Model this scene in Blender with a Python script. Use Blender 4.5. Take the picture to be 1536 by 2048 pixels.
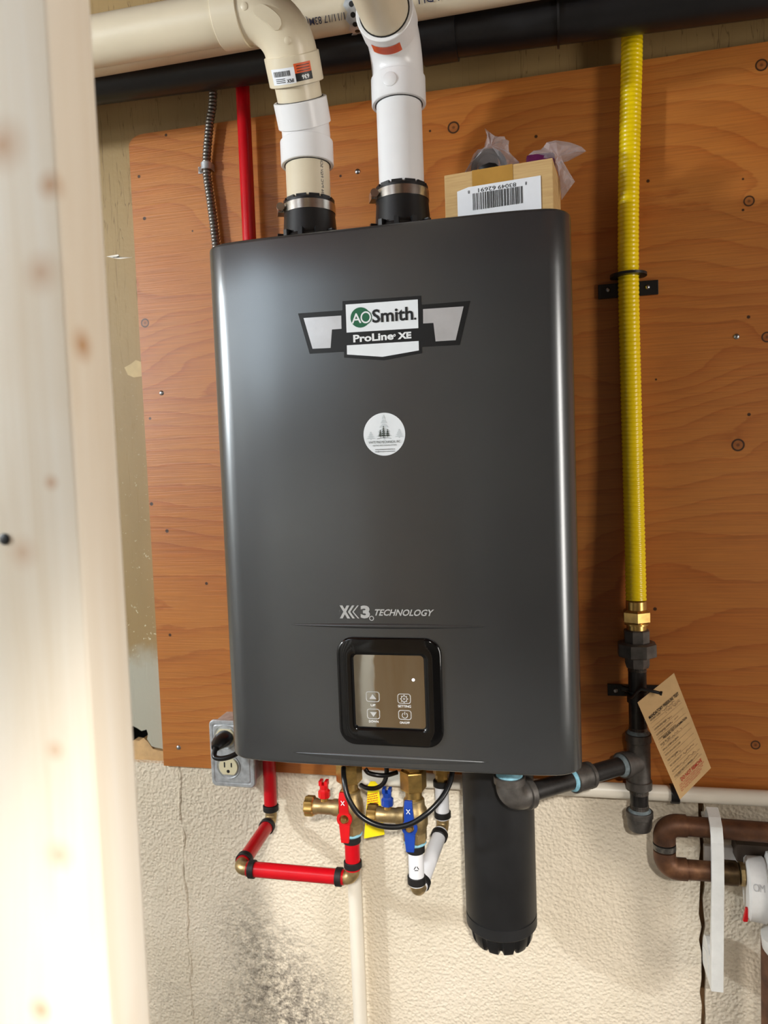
import bpy, bmesh, math, random
from mathutils import Vector, Matrix
random.seed(7)
PI = math.pi
for o in list(bpy.data.objects): bpy.data.objects.remove(o)
scene = bpy.context.scene
COL = scene.collection

# ------------------------------------------------------------------ camera
F = 1500.0
ROWS = ((0.9751450932, 0.2184664291, -0.0369386871),
        (-0.0223368323, -0.0689347366, -0.9973710784),
        (-0.2204384566, 0.9734066064, -0.0623415222))
CAM = Vector((0.0, -1.2, 1.5))
cam = bpy.data.cameras.new('camera')
cam.sensor_fit = 'HORIZONTAL'; cam.sensor_width = 36.0; cam.lens = F*36.0/1536.0
cam.clip_start = 0.02
cam.dof.use_dof = True; cam.dof.focus_distance = 0.98; cam.dof.aperture_fstop = 10.0
co = bpy.data.objects.new('camera', cam); COL.objects.link(co)
rx, ry, rz = [Vector(r) for r in ROWS]
m = Matrix((rx, -ry, -rz)).transposed().to_4x4(); m.translation = CAM
co.matrix_world = m
scene.camera = co

# ------------------------------------------------------------------ light
w = bpy.data.worlds.new('world'); scene.world = w; w.use_nodes = True
w.node_tree.nodes['Background'].inputs[0].default_value = (1.0, 0.72, 0.42, 1)
w.node_tree.nodes['Background'].inputs[1].default_value = 0.02
def lamp(name, loc, power, col, size):
    l = bpy.data.lights.new(name, 'POINT'); l.energy = power; l.color = col; l.shadow_soft_size = size
    o = bpy.data.objects.new(name, l); COL.objects.link(o); o.location = loc
lamp('bulb_left', (-2.0, -1.4, 1.97), 116, (0.88, 0.95, 1.0), 0.05)
lamp('stud_fill_lamp', (-1.12, -1.72, 2.06), 16, (0.80, 0.91, 1.0), 0.32)  # unseen soft lamp added to brighten the near stud
ar = bpy.data.lights.new('added_side_light', 'AREA'); ar.shape = 'RECTANGLE'; ar.size = 1.30; ar.size_y = 0.42  # light from the right, given the shape of an added, unseen window
ar.energy = 28; ar.color = (1.0, 0.94, 0.87)
ao = bpy.data.objects.new('added_side_light', ar); COL.objects.link(ao); ao.location = (1.885, -1.25, 1.40)
ao.rotation_euler = (0, PI/2, 0)
sp = bpy.data.lights.new('work_lamp', 'SPOT'); sp.energy = 235; sp.color = (1.0, 0.97, 0.92); sp.shadow_soft_size = 0.04
sp.spot_size = math.radians(23.5); sp.spot_blend = 0.85
so = bpy.data.objects.new('work_lamp', sp); COL.objects.link(so); so.location = (0.26, -2.3, 2.15)
so.rotation_euler = (Vector((-0.22, 0, 0.58))-Vector(so.location)).to_track_quat('-Z', 'Y').to_euler()
scene.view_settings.view_transform = 'Standard'
scene.view_settings.look = 'None'
scene.view_settings.gamma = 1.0
scene.view_settings.use_curve_mapping = False
scene.view_settings.exposure = -0.05

# ------------------------------------------------------------------ helpers
def at(px, py, y):
    """point of the depth plane y that shows at a photograph pixel (a measuring aid)"""
    a, b = (px-768)/F, (py-1024)/F
    r = a*rx + b*ry + rz
    return CAM + r*((y-CAM.y)/r.y)
def c1(x, y): return (150+x*550/1536, y*500/1396)          # crop readings -> pixels
def c2(x, y): return (650+x*600/1536, y*500/1280)
def c4(x, y): return (560+x*420/1536, 560+y*420/1536)
def c5(x, y): return (560+x*420/1536, 1180+y*420/1536)
def c6(x, y): return (400+x*320/1536, 1400+y*320/1536)
def c7(x, y): return (600+x*360/1536, 1500+y*360/1536)
def c8(x, y): return (880+x*460/1536, 1480+y*460/1536)
def cb(x, y): return (860+x*320/1536, 240+y*320/1536)
def d1(x, y): return (1160+x*300/1182, 1180+y*300/1182)
def d2(x, y): return (1250+x*286/1200, 1560+y*286/1200)

def lin(c):
    return tuple(((v/255)/12.92 if v/255 <= 0.04045 else ((v/255+0.055)/1.055)**2.4) for v in c) + (1.0,)

class NT:
    def __init__(s, name):
        s.m = bpy.data.materials.new(name); s.m.use_nodes = True
        s.t = s.m.node_tree; s.b = s.t.nodes['Principled BSDF']
    def n(s, typ, **kw):
        nd = s.t.nodes.new(typ)
        for k, v in kw.items():
            if k.startswith('i_'):
                key = k[2:]; key = int(key) if key.isdigit() else key
                nd.inputs[key].default_value = v
            else: setattr(nd, k, v)
        return nd
    def l(s, a, b): s.t.links.new(a, b)
    def coord(s, scale=(1, 1, 1), loc=(0, 0, 0)):
        tc = s.n('ShaderNodeTexCoord'); mp = s.n('ShaderNodeMapping')
        mp.inputs['Scale'].default_value = scale; mp.inputs['Location'].default_value = loc
        s.l(tc.outputs['Object'], mp.inputs['Vector']); return mp.outputs[0]
    def noise(s, vec, scale=1, detail=4, rough=0.55, dist=0):
        nd = s.n('ShaderNodeTexNoise'); nd.inputs['Scale'].default_value = scale
        nd.inputs['Detail'].default_value = detail; nd.inputs['Roughness'].default_value = rough
        nd.inputs['Distortion'].default_value = dist
        s.l(vec, nd.inputs['Vector']); return nd.outputs['Fac']
    def math(s, op, a, b=None, clamp=False):
        nd = s.n('ShaderNodeMath', operation=op); nd.use_clamp = clamp
        for i, v in enumerate((a, b)):
            if v is None: continue
            if isinstance(v, (int, float)): nd.inputs[i].default_value = v
            else: s.l(v, nd.inputs[i])
        return nd.outputs[0]
    def ramp(s, fac, stops, interp='LINEAR'):
        nd = s.n('ShaderNodeValToRGB'); cr = nd.color_ramp; cr.interpolation = interp
        while len(cr.elements) < len(stops): cr.elements.new(0.5)
        for e, (p, c) in zip(cr.elements, stops):
            e.position = p; e.color = c if len(c) == 4 else lin(c)
        s.l(fac, nd.inputs[0]); return nd.outputs[0]
    def mix(s, fac, a, b, mode='MIX'):
        nd = s.n('ShaderNodeMix', data_type='RGBA', blend_type=mode)
        for i, v in ((0, fac), (6, a), (7, b)):
            if isinstance(v, (int, float)): nd.inputs[i].default_value = v
            elif isinstance(v, tuple): nd.inputs[i].default_value = v if len(v) == 4 else lin(v)
            else: s.l(v, nd.inputs[i])
        return nd.outputs[2]
    def bump(s, h, strength=0.3, dist=0.002):
        nd = s.n('ShaderNodeBump'); nd.inputs['Strength'].default_value = strength
        nd.inputs['Distance'].default_value = dist
        s.l(h, nd.inputs['Height']); s.l(nd.outputs[0], s.b.inputs['Normal'])
    def set(s, col=None, rough=None, metal=None):
        if col is not None:
            if isinstance(col, tuple): s.b.inputs['Base Color'].default_value = col if len(col) == 4 else lin(col)
            else: s.l(col, s.b.inputs['Base Color'])
        if rough is not None:
            if isinstance(rough, (int, float)): s.b.inputs['Roughness'].default_value = rough
            else: s.l(rough, s.b.inputs['Roughness'])
        if metal is not None: s.b.inputs['Metallic'].default_value = metal
        return s.m
    def sep(s, vec):
        nd = s.n('ShaderNodeSeparateXYZ'); s.l(vec, nd.inputs[0]); return nd.outputs
    def spot(s, vec, x, z, r, soft):
        """0..1 mask of a round mark in the xz plane"""
        nd = s.n('ShaderNodeVectorMath', operation='DISTANCE'); s.l(vec, nd.inputs[0])
        nd.inputs[1].default_value = (x, 0, z)
        mr = s.n('ShaderNodeMapRange'); mr.inputs[1].default_value = r; mr.inputs[2].default_value = r+soft
        mr.inputs[3].default_value = 1; mr.inputs[4].default_value = 0
        s.l(nd.outputs['Value'], mr.inputs[0]); return mr.outputs[0], nd.outputs['Value']

def simple(name, col, rough=0.5, metal=0.0, var=0.10, scale=40, bump=0.0, bscale=300):
    t = NT(name); v = t.coord()
    nz = t.noise(v, scale, 4)
    base = lin(col)
    lo = tuple(c*(1-var) for c in base[:3])+(1,); hi = tuple(min(1, c*(1+var)) for c in base[:3])+(1,)
    t.set(t.ramp(nz, ((0.3, lo), (0.7, hi))), rough, metal)
    if bump: t.bump(t.noise(v, bscale, 3), bump, 0.001)
    return t.m

# ------------------------------------------------------------------ materials
MAT = {}
MAT['pvc'] = simple('pvc_cream', (216, 203, 177), 0.34, var=0.04, scale=12)
MAT['pvc_white'] = simple('pvc_white', (232, 231, 231), 0.3, var=0.03, scale=12)
MAT['pvc_cond'] = simple('pvc_condensate', (232, 224, 208), 0.38, var=0.04, scale=12)
MAT['abs'] = simple('abs_black', (24, 24, 26), 0.34, var=0.2, scale=20)
MAT['black_plastic'] = simple('black_plastic', (20, 20, 21), 0.38, var=0.15, scale=60)
MAT['rubber'] = simple('black_rubber', (17, 17, 18), 0.3, var=0.1, scale=60)
MAT['crimp'] = simple('black_crimp_ring', (30, 28, 27), 0.55, 0.3, var=0.2, scale=200)
MAT['canister'] = simple('canister_black', (25, 25, 26), 0.5, var=0.35, scale=14, bump=0.05)
MAT['red_pex'] = simple('red_pex', (190, 6, 22), 0.26, var=0.06, scale=30)
MAT['white_pex'] = simple('white_pex', (228, 228, 230), 0.3, var=0.03, scale=30)
MAT['yellow'] = simple('yellow_jacket', (250, 216, 6), 0.27, var=0.06, scale=30)
MAT['brass'] = simple('brass', (206, 168, 98), 0.3, 0.9, var=0.25, scale=70, bump=0.03)
MAT['brass_dull'] = simple('brass_dull', (172, 148, 104), 0.42, 0.8, var=0.3, scale=90, bump=0.08)
MAT['iron'] = simple('black_iron', (96, 92, 88), 0.42, 0.6, var=0.35, scale=60, bump=0.12)
MAT['iron_pipe'] = simple('black_iron_pipe', (50, 48, 47), 0.3, 0.5, var=0.5, scale=45, bump=0.05)
MAT['thread'] = simple('cut_thread', (120, 116, 110), 0.35, 0.9, var=0.4, scale=200)
MAT['dope'] = simple('pipe_dope_grey', (112, 124, 128), 0.7, var=0.3, scale=160, bump=0.3)
MAT['dope_blue'] = simple('pipe_dope_blue', (132, 186, 204), 0.65, var=0.25, scale=160, bump=0.3)
MAT['galv'] = simple('galvanised_steel', (196, 200, 203), 0.4, 0.6, var=0.25, scale=90)
MAT['zinc'] = simple('zinc_screw', (180, 182, 184), 0.28, 1.0, var=0.15, scale=200)
MAT['stainless'] = simple('stainless_band', (200, 196, 188), 0.25, 1.0, var=0.12, scale=80)
MAT['armour'] = simple('armoured_steel', (128, 124, 118), 0.36, 0.9, var=0.3, scale=150)
MAT['red_paint'] = simple('red_handle', (200, 14, 22), 0.33, var=0.08)
MAT['blue_paint'] = simple('blue_handle', (22, 62, 152), 0.33, var=0.08)
MAT['ivory'] = simple('ivory_receptacle', (222, 212, 176), 0.35, var=0.04)
MAT['ink'] = simple('black_ink', (14, 14, 14), 0.45, var=0.05)
MAT['badge_black'] = simple('badge_black', (13, 13, 13), 0.4, var=0.1)
MAT['ink_blue'] = simple('blue_black_ink', (40, 42, 66), 0.6, var=0.1)
MAT['ink_red'] = simple('red_ink', (196, 60, 40), 0.6, var=0.1)
MAT['ink_grey'] = simple('faded_pen', (150, 122, 92), 0.7, var=0.1)
MAT['ink_white'] = simple('white_ink', (236, 238, 238), 0.4, var=0.02)
MAT['silver_ink'] = simple('silver_ink', (196, 196, 194), 0.4, 0.2, var=0.05)
MAT['decal_white'] = simple('decal_white', (236, 240, 242), 0.3, var=0.02)
MAT['decal_silver'] = simple('decal_silver', (206, 205, 206), 0.28, 0.45, var=0.08, scale=25, bump=0.1, bscale=160)
MAT['green'] = simple('logo_green', (24, 96, 62), 0.4, var=0.04)
MAT['pale_grey'] = simple('pale_grey_print', (204, 210, 212), 0.4, var=0.04)
MAT['dark_green'] = simple('dark_green_print', (44, 52, 40), 0.5, var=0.1)
MAT['label_white'] = simple('paper_label', (228, 230, 234), 0.55, var=0.03)
MAT['orange_label'] = simple('orange_label', (214, 84, 30), 0.5, var=0.08)
MAT['tag_paper'] = simple('manila_card', (214, 176, 124), 0.75, var=0.05, scale=60)
MAT['yellow_tag'] = simple('yellow_tag', (240, 218, 22), 0.5, var=0.04)
MAT['tape'] = simple('packing_tape', (176, 132, 62), 0.16, var=0.1, scale=30)
MAT['chassis'] = simple('dark_chassis', (40, 40, 42), 0.5, 0.4)
MAT['bezel'] = simple('piano_black', (9, 9, 10), 0.08, var=0.1)
MAT['purple'] = simple('purple_plastic', (84, 28, 66), 0.25, var=0.2)
MAT['old_white'] = simple('aged_white_paint', (226, 224, 220), 0.45, var=0.08, scale=40, bump=0.15, bscale=120)
MAT['hanger_white'] = simple('white_plastic_hanger', (226, 226, 222), 0.42, var=0.05, scale=60)
MAT['grey_plate'] = simple('grey_plate', (176, 176, 176), 0.6, var=0.08, scale=60)
MAT['hole'] = simple('cavity_shade_black', (12, 11, 10), 0.9)  # black that paints the shade inside the torn hole
MAT['rust'] = simple('rusted_pipe', (98, 66, 46), 0.7, 0.3, var=0.4, scale=50, bump=0.3)
MAT['joist'] = simple('dark_joist', (112, 66, 36), 0.75, var=0.25, scale=20)
MAT['room_white'] = simple('painted_wall', (206, 204, 198), 0.7, var=0.03, scale=3)
MAT['room_grey'] = simple('unfinished_wall', (120, 112, 100), 0.8, var=0.08, scale=3)
MAT['frosted'] = simple('frosted_pane', (226, 232, 236), 0.4, var=0.02)
MAT['concrete'] = simple('concrete_floor', (118, 112, 104), 0.7, var=0.12, scale=6)

def _copper():
    t = NT('old_copper'); v = t.coord()
    nz = t.noise(v, 30, 5, 0.6)
    t.set(t.ramp(nz, ((0.3, (66, 44, 32)), (0.55, (100, 66, 44)), (0.75, (134, 94, 64)))), 0.5, 0.45)
    t.bump(t.noise(v, 200, 3), 0.1, 0.001); return t.m
MAT['copper'] = _copper()

def _heater():
    t = NT('satin_grey_enamel'); v = t.coord()
    nz = t.noise(v, 6, 3)
    t.set(t.ramp(nz, ((0.3, (101, 103, 105)), (0.7, (106, 108, 109)))), 0.26, 0.80)
    t.b.inputs['Coat Weight'].default_value = 0.0; t.b.inputs['Coat Roughness'].default_value = 0.16
    t.bump(t.noise(v, 900, 2), 0.035, 0.0006); return t.m
MAT['enamel'] = _heater()

def _glass():
    t = NT('mirrored_display'); v = t.coord()
    t.set((182, 176, 164), 0.03, 1.0)
    t.bump(t.noise(v, 26, 2), 0.06, 0.0015); return t.m
MAT['display'] = _glass()

def _card():
    t = NT('corrugated_card'); v = t.coord((6, 6, 90))
    nz = t.noise(v, 4, 3)
    t.set(t.ramp(nz, ((0.3, (186, 150, 98)), (0.7, (202, 168, 114)))), 0.78)
    t.bump(nz, 0.08, 0.001); return t.m
MAT['card'] = _card()

def _bag():
    t = NT('clear_plastic_film'); nt = t.t
    out = nt.nodes['Material Output']
    tr = t.n('ShaderNodeBsdfTransparent'); tr.inputs[0].default_value = (0.86, 0.84, 0.86, 1)
    t.set((236, 228, 228), 0.16)
    v = t.coord(); t.bump(t.noise(v, 120, 4), 0.5, 0.002)
    mx = t.n('ShaderNodeMixShader')
    lw = t.n('ShaderNodeLayerWeight'); lw.inputs[0].default_value = 0.25
    fac = t.math('ADD', t.math('MULTIPLY', lw.outputs['Facing'], 0.5), 0.17)
    t.l(fac, mx.inputs[0]); t.l(tr.outputs[0], mx.inputs[1]); t.l(t.b.outputs[0], mx.inputs[2])
    t.l(mx.outputs[0], out.inputs['Surface']); return t.m
MAT['bag'] = _bag()

def _led():
    t = NT('status_light'); t.set((230, 232, 255), 0.3)
    t.b.inputs['Emission Color'].default_value = (0.85, 0.87, 1, 1); t.b.inputs['Emission Strength'].default_value = 1.5
    return t.m
MAT['led'] = _led()

KNOTS = [(290, 646, 9), (907, 255, 11), (1523, 130, 10), (1498, 402, 9), (1476, 890, 11), (1534, 674, 9), (1511, 1490, 8)]
HOLES = [(278, 353, 4), (289, 437, 4.5), (334, 1062, 5), (340, 1270, 4), (413, 1167, 4), (303, 1008, 5), (332, 270, 3.5),
         (1072, 273, 3.5), (681, 352, 3), (1296, 362, 3.5), (1486, 420, 2.5), (1497, 634, 3.5), (1498, 829, 3.5),
         (1310, 1218, 4), (300, 837, 3.5), (1312, 759, 2), (860, 262, 2.5), (385, 462, 2), (1486, 358, 2)]
def _plywood():
    t = NT('fir_plywood'); v = t.coord()
    s = t.sep(v)
    # flattened position: grain runs along x
    cm = t.n('ShaderNodeCombineXYZ'); t.l(s[0], cm.inputs[0]); t.l(s[2], cm.inputs[2]); flat = cm.outputs[0]
    def mp(scale, loc=(0, 0, 0)):
        n = t.n('ShaderNodeMapping'); n.inputs['Scale'].default_value = scale; n.inputs['Location'].default_value = loc
        t.l(flat, n.inputs[0]); return n.outputs[0]
    big = t.noise(mp((1.15, 1, 3.0), (3.1, 0, 1.7)), 1.0, 2.5, 0.45, 0.2)
    med = t.noise(mp((7, 1, 30), (1, 0, 0)), 1.0, 4, 0.6)
    zz = t.math('MULTIPLY', s[2], 30.0)
    h = t.math('ADD', t.math('ADD', zz, t.math('MULTIPLY', big, 15.0)), t.math('MULTIPLY', med, 0.8))
    # knots push the rings outwards
    for (px, py, r) in KNOTS:
        p = at(px, py, -0.006)
        k, d = t.spot(flat, p.x, p.z, 0.0, 0.05)
        h = t.math('ADD', h, t.math('MULTIPLY', t.math('MULTIPLY', k, k), 0.9))
    fr = t.math('FRACT', h)
    band = t.ramp(fr, ((0.0, (203, 136, 66)), (0.5, (200, 131, 62)), (0.82, (191, 120, 54)), (0.95, (178, 106, 44)), (1.0, (202, 134, 66))))
    fib = t.noise(mp((10, 1, 420)), 1.0, 3, 0.6)
    col = t.mix(0.35, band, t.ramp(fib, ((0.3, (120, 72, 40)), (0.62, (232, 184, 140)))), 'OVERLAY')
    tone = t.noise(mp((2.2, 1, 6)), 1.0, 3)
    col = t.mix(0.28, col, t.ramp(tone, ((0.35, (176, 104, 40)), (0.65, (214, 150, 80)))), 'MIX')
    for (px, py, r) in KNOTS:
        p = at(px, py, -0.006); rw = r*0.00078
        a, d = t.spot(flat, p.x, p.z, rw, 0.0012); b, d = t.spot(flat, p.x, p.z, rw*0.72, 0.0012)
        col = t.mix(t.math('MULTIPLY', a, 0.5), col, (140, 82, 44))
        ring = t.math('SUBTRACT', a, b, True)
        col = t.mix(t.math('MULTIPLY', ring, 0.92), col, (34, 22, 14))
        c, d = t.spot(flat, p.x, p.z, rw*0.15, 0.002)
        col = t.mix(t.math('MULTIPLY', c, 0.6), col, (60, 34, 20))
    for (px, py, r) in HOLES:
        p = at(px, py, -0.006)
        a, d = t.spot(flat, p.x, p.z, r*0.00055, 0.001)
        col = t.mix(t.math('MULTIPLY', a, 0.92), col, (38, 22, 14))
    col = t.mix(1.0, col, (0.75, 0.73, 0.66, 1.0), 'MULTIPLY')
    t.set(col, 0.42)
    hb = t.math('ADD', t.math('MULTIPLY', fr, 0.5), fib)
    t.bump(hb, 0.28, 0.0015)
    return t.m
MAT['plywood'] = _plywood()

def _masonry():
    t = NT('painted_block'); v = t.coord()
    vo = t.n('ShaderNodeTexVoronoi', feature='SMOOTH_F1'); vo.inputs['Scale'].default_value = 190
    vo.inputs['Smoothness'].default_value = 0.6
    wob = t.noise(v, 60, 3); vm = t.n('ShaderNodeVectorMath', operation='ADD')
    sc = t.n('ShaderNodeVectorMath', operation='SCALE'); t.l(t.n('ShaderNodeTexNoise').outputs[1], sc.inputs[0]); sc.inputs['Scale'].default_value = 0.0
    t.l(v, vm.inputs[0]); t.l(sc.outputs[0], vm.inputs[1]); t.l(vm.outputs[0], vo.inputs['Vector'])
    fine = t.noise(v, 300, 4, 0.6)
    h = t.math('ADD', t.math('MULTIPLY', vo.outputs['Distance'], 1.3), t.math('ADD', t.math('MULTIPLY', fine, 0.9), t.math('MULTIPLY', wob, 0.25)))
    big = t.noise(v, 3.5, 4)
    col = t.ramp(big, ((0.3, (214, 200, 175)), (0.7, (232, 219, 198))))
    # pits
    pit = t.noise(v, 130, 2, 0.5)
    pm = t.math('LESS_THAN', pit, 0.265)
    col = t.mix(t.math('MULTIPLY', pm, 0.5), col, (120, 104, 84))
    # mildew stain low on the wall
    cm = t.n('ShaderNodeCombineXYZ'); s = t.sep(v); t.l(s[0], cm.inputs[0]); t.l(s[2], cm.inputs[2])
    for (px, py, r, soft, amt) in ((560, 1960, 0.02, 0.10, 1.0), (600, 2060, 0.03, 0.10, 1.0), (500, 1860, 0.0, 0.10, 0.7), (470, 2040, 0.0, 0.09, 0.6), (345, 1990, 0.0, 0.06, 0.3)):
        p = at(px, py, 0)
        k, d = t.spot(cm.outputs[0], p.x, p.z, r, soft)
        blot = t.math('MULTIPLY', t.math('SUBTRACT', t.noise(v, 62, 8, 0.85), 0.43), 6.0, True)
        k2 = t.math('MULTIPLY', t.math('MULTIPLY', k, blot), amt, True)
        col = t.mix(t.math('MULTIPLY', k2, 0.9), col, (78, 70, 62))
    t.set(col, 0.75)
    t.bump(h, 0.6, 0.003)
    return t.m
MAT['masonry'] = _masonry()
MAT['mortar'] = simple('dirty_mortar', (112, 84, 54), 0.85, var=0.4, scale=60, bump=0.4, bscale=150)

def _board():
    t = NT('cracked_tan_paint'); v = t.coord(); s = t.sep(v)
    cm = t.n('ShaderNodeCombineXYZ'); t.l(s[0], cm.inputs[0]); t.l(s[2], cm.inputs[2]); flat = cm.outputs[0]
    def mp(scale):
        n = t.n('ShaderNodeMapping'); n.inputs['Scale'].default_value = scale; t.l(flat, n.inputs[0]); return n.outputs[0]
    base = t.ramp(t.noise(mp((3, 1, 1)), 2, 3), ((0.3, (142, 117, 74)), (0.7, (156, 130, 84))))
    cr = t.noise(mp((62, 1, 4)), 1.0, 3, 0.55, 0.3)
    line = t.math('SUBTRACT', 1.0, t.math('MULTIPLY', t.math('ABSOLUTE', t.math('SUBTRACT', cr, 0.5)), 110.0), True)
    gate = t.ramp(s[2], ((0.0, (0, 0, 0)), (1.0, (255, 255, 255))))
    mr = t.n('ShaderNodeMapRange'); mr.inputs[1].default_value = 1.66; mr.inputs[2].default_value = 1.95; t.l(s[2], mr.inputs[0])
    col = t.mix(t.math('MULTIPLY', t.math('MULTIPLY', line, mr.outputs[0]), 0.7), base, (92, 68, 36))
    # white plaster specks lower down
    sp = t.noise(v, 120, 3, 0.7)
    spm = t.math('GREATER_THAN', sp, 0.665)
    mr2 = t.n('ShaderNodeMapRange'); mr2.inputs[1].default_value = 1.75; mr2.inputs[2].default_value = 1.22; t.l(s[2], mr2.inputs[0])
    col = t.mix(t.math('MULTIPLY', spm, mr2.outputs[0]), col, (206, 196, 164))
    # bare grey filler at the foot
    edge = t.math('ADD', s[2], t.math('MULTIPLY', t.noise(v, 22, 4), 0.10))
    mr3 = t.n('ShaderNodeMapRange'); mr3.inputs[1].default_value = 1.25; mr3.inputs[2].default_value = 1.19; t.l(edge, mr3.inputs[0])
    col = t.mix(mr3.outputs[0], col, (172, 168, 150))
    t.set(col, 0.6)
    t.bump(t.math('ADD', t.noise(v, 90, 4), t.math('MULTIPLY', line, -0.6)), 0.25, 0.0015)
    return t.m
MAT['board'] = _board()

def _pine():
    t = NT('planed_pine'); v = t.coord(); s = t.sep(v)
    mpn = t.n('ShaderNodeMapping'); mpn.inputs['Scale'].default_value = (26, 26, 1.6); t.l(v, mpn.inputs[0])
    g = t.noise(mpn.outputs[0], 1.0, 4, 0.55, 0.6)
    col = t.ramp(g, ((0.25, (234, 218, 192)), (0.5, (246, 236, 218)), (0.72, (250, 244, 232))))
    bl = t.noise(t.coord((14, 14, 6)), 1.0, 3, 0.5)
    col = t.mix(t.math('MULTIPLY', t.math('SUBTRACT', bl, 0.55), 2.2, True), col, (234, 214, 184))
    for (x, y, z, r, amt) in PINE_KNOTS:
        nd = t.n('ShaderNodeVectorMath', operation='DISTANCE'); t.l(v, nd.inputs[0]); nd.inputs[1].default_value = (x, y, z)
        mr = t.n('ShaderNodeMapRange'); mr.inputs[1].default_value = 0; mr.inputs[2].default_value = r; mr.inputs[3].default_value = 1; mr.inputs[4].default_value = 0
        t.l(nd.outputs['Value'], mr.inputs[0])
        col = t.mix(t.math('MULTIPLY', t.math('POWER', mr.outputs[0], 1.4), amt), col, (196, 142, 88))
    t.set(col, 0.5)
    t.bump(g, 0.1, 0.001)
    return t.m
SX0, SX1, SY0, SY1 = -0.371, -0.232, -0.868, -0.830          # the near stud
def on_side(px, py):      # a point of the stud's right-hand side
    a, b = (px-768)/F, (py-1024)/F
    r = a*rx + b*ry + rz
    return CAM + r*((SX1-CAM.x)/r.x)
PINE_KNOTS = []
for px, py, r, a in ((165, 690, 0.012, .9), (100, 370, 0.010, .8), (82, 545, .014, .6), (102, 965, .006, .7), (130, 1185, .006, .6), (155, 1275, .008, .4)):
    p = on_side(px, py) if px > 112 else at(px, py, SY0)
    PINE_KNOTS.append((p.x, p.y, p.z, r, a))
for px, py, r, a in ((5, 290, .018, .7), (45, 1105, .012, .5), (110, 1500, .008, .5), (82, 2020, .01, .7), (118, 1710, .012, .5), (162, 1960, .01, .7)):
    p = at(px, py, SY0) if px < 140 else on_side(px, py)
    PINE_KNOTS.append((p.x, p.y, p.z, r, a))
MAT['pine'] = _pine()

# ------------------------------------------------------------------ mesh builder
def frame(d):
    d = Vector(d).normalized()
    u = d.cross(Vector((0, 0, 1)))
    if u.length < 1e-3: u = Vector((1, 0, 0))
    u.normalize(); v = u.cross(d); return u, v, d

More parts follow.
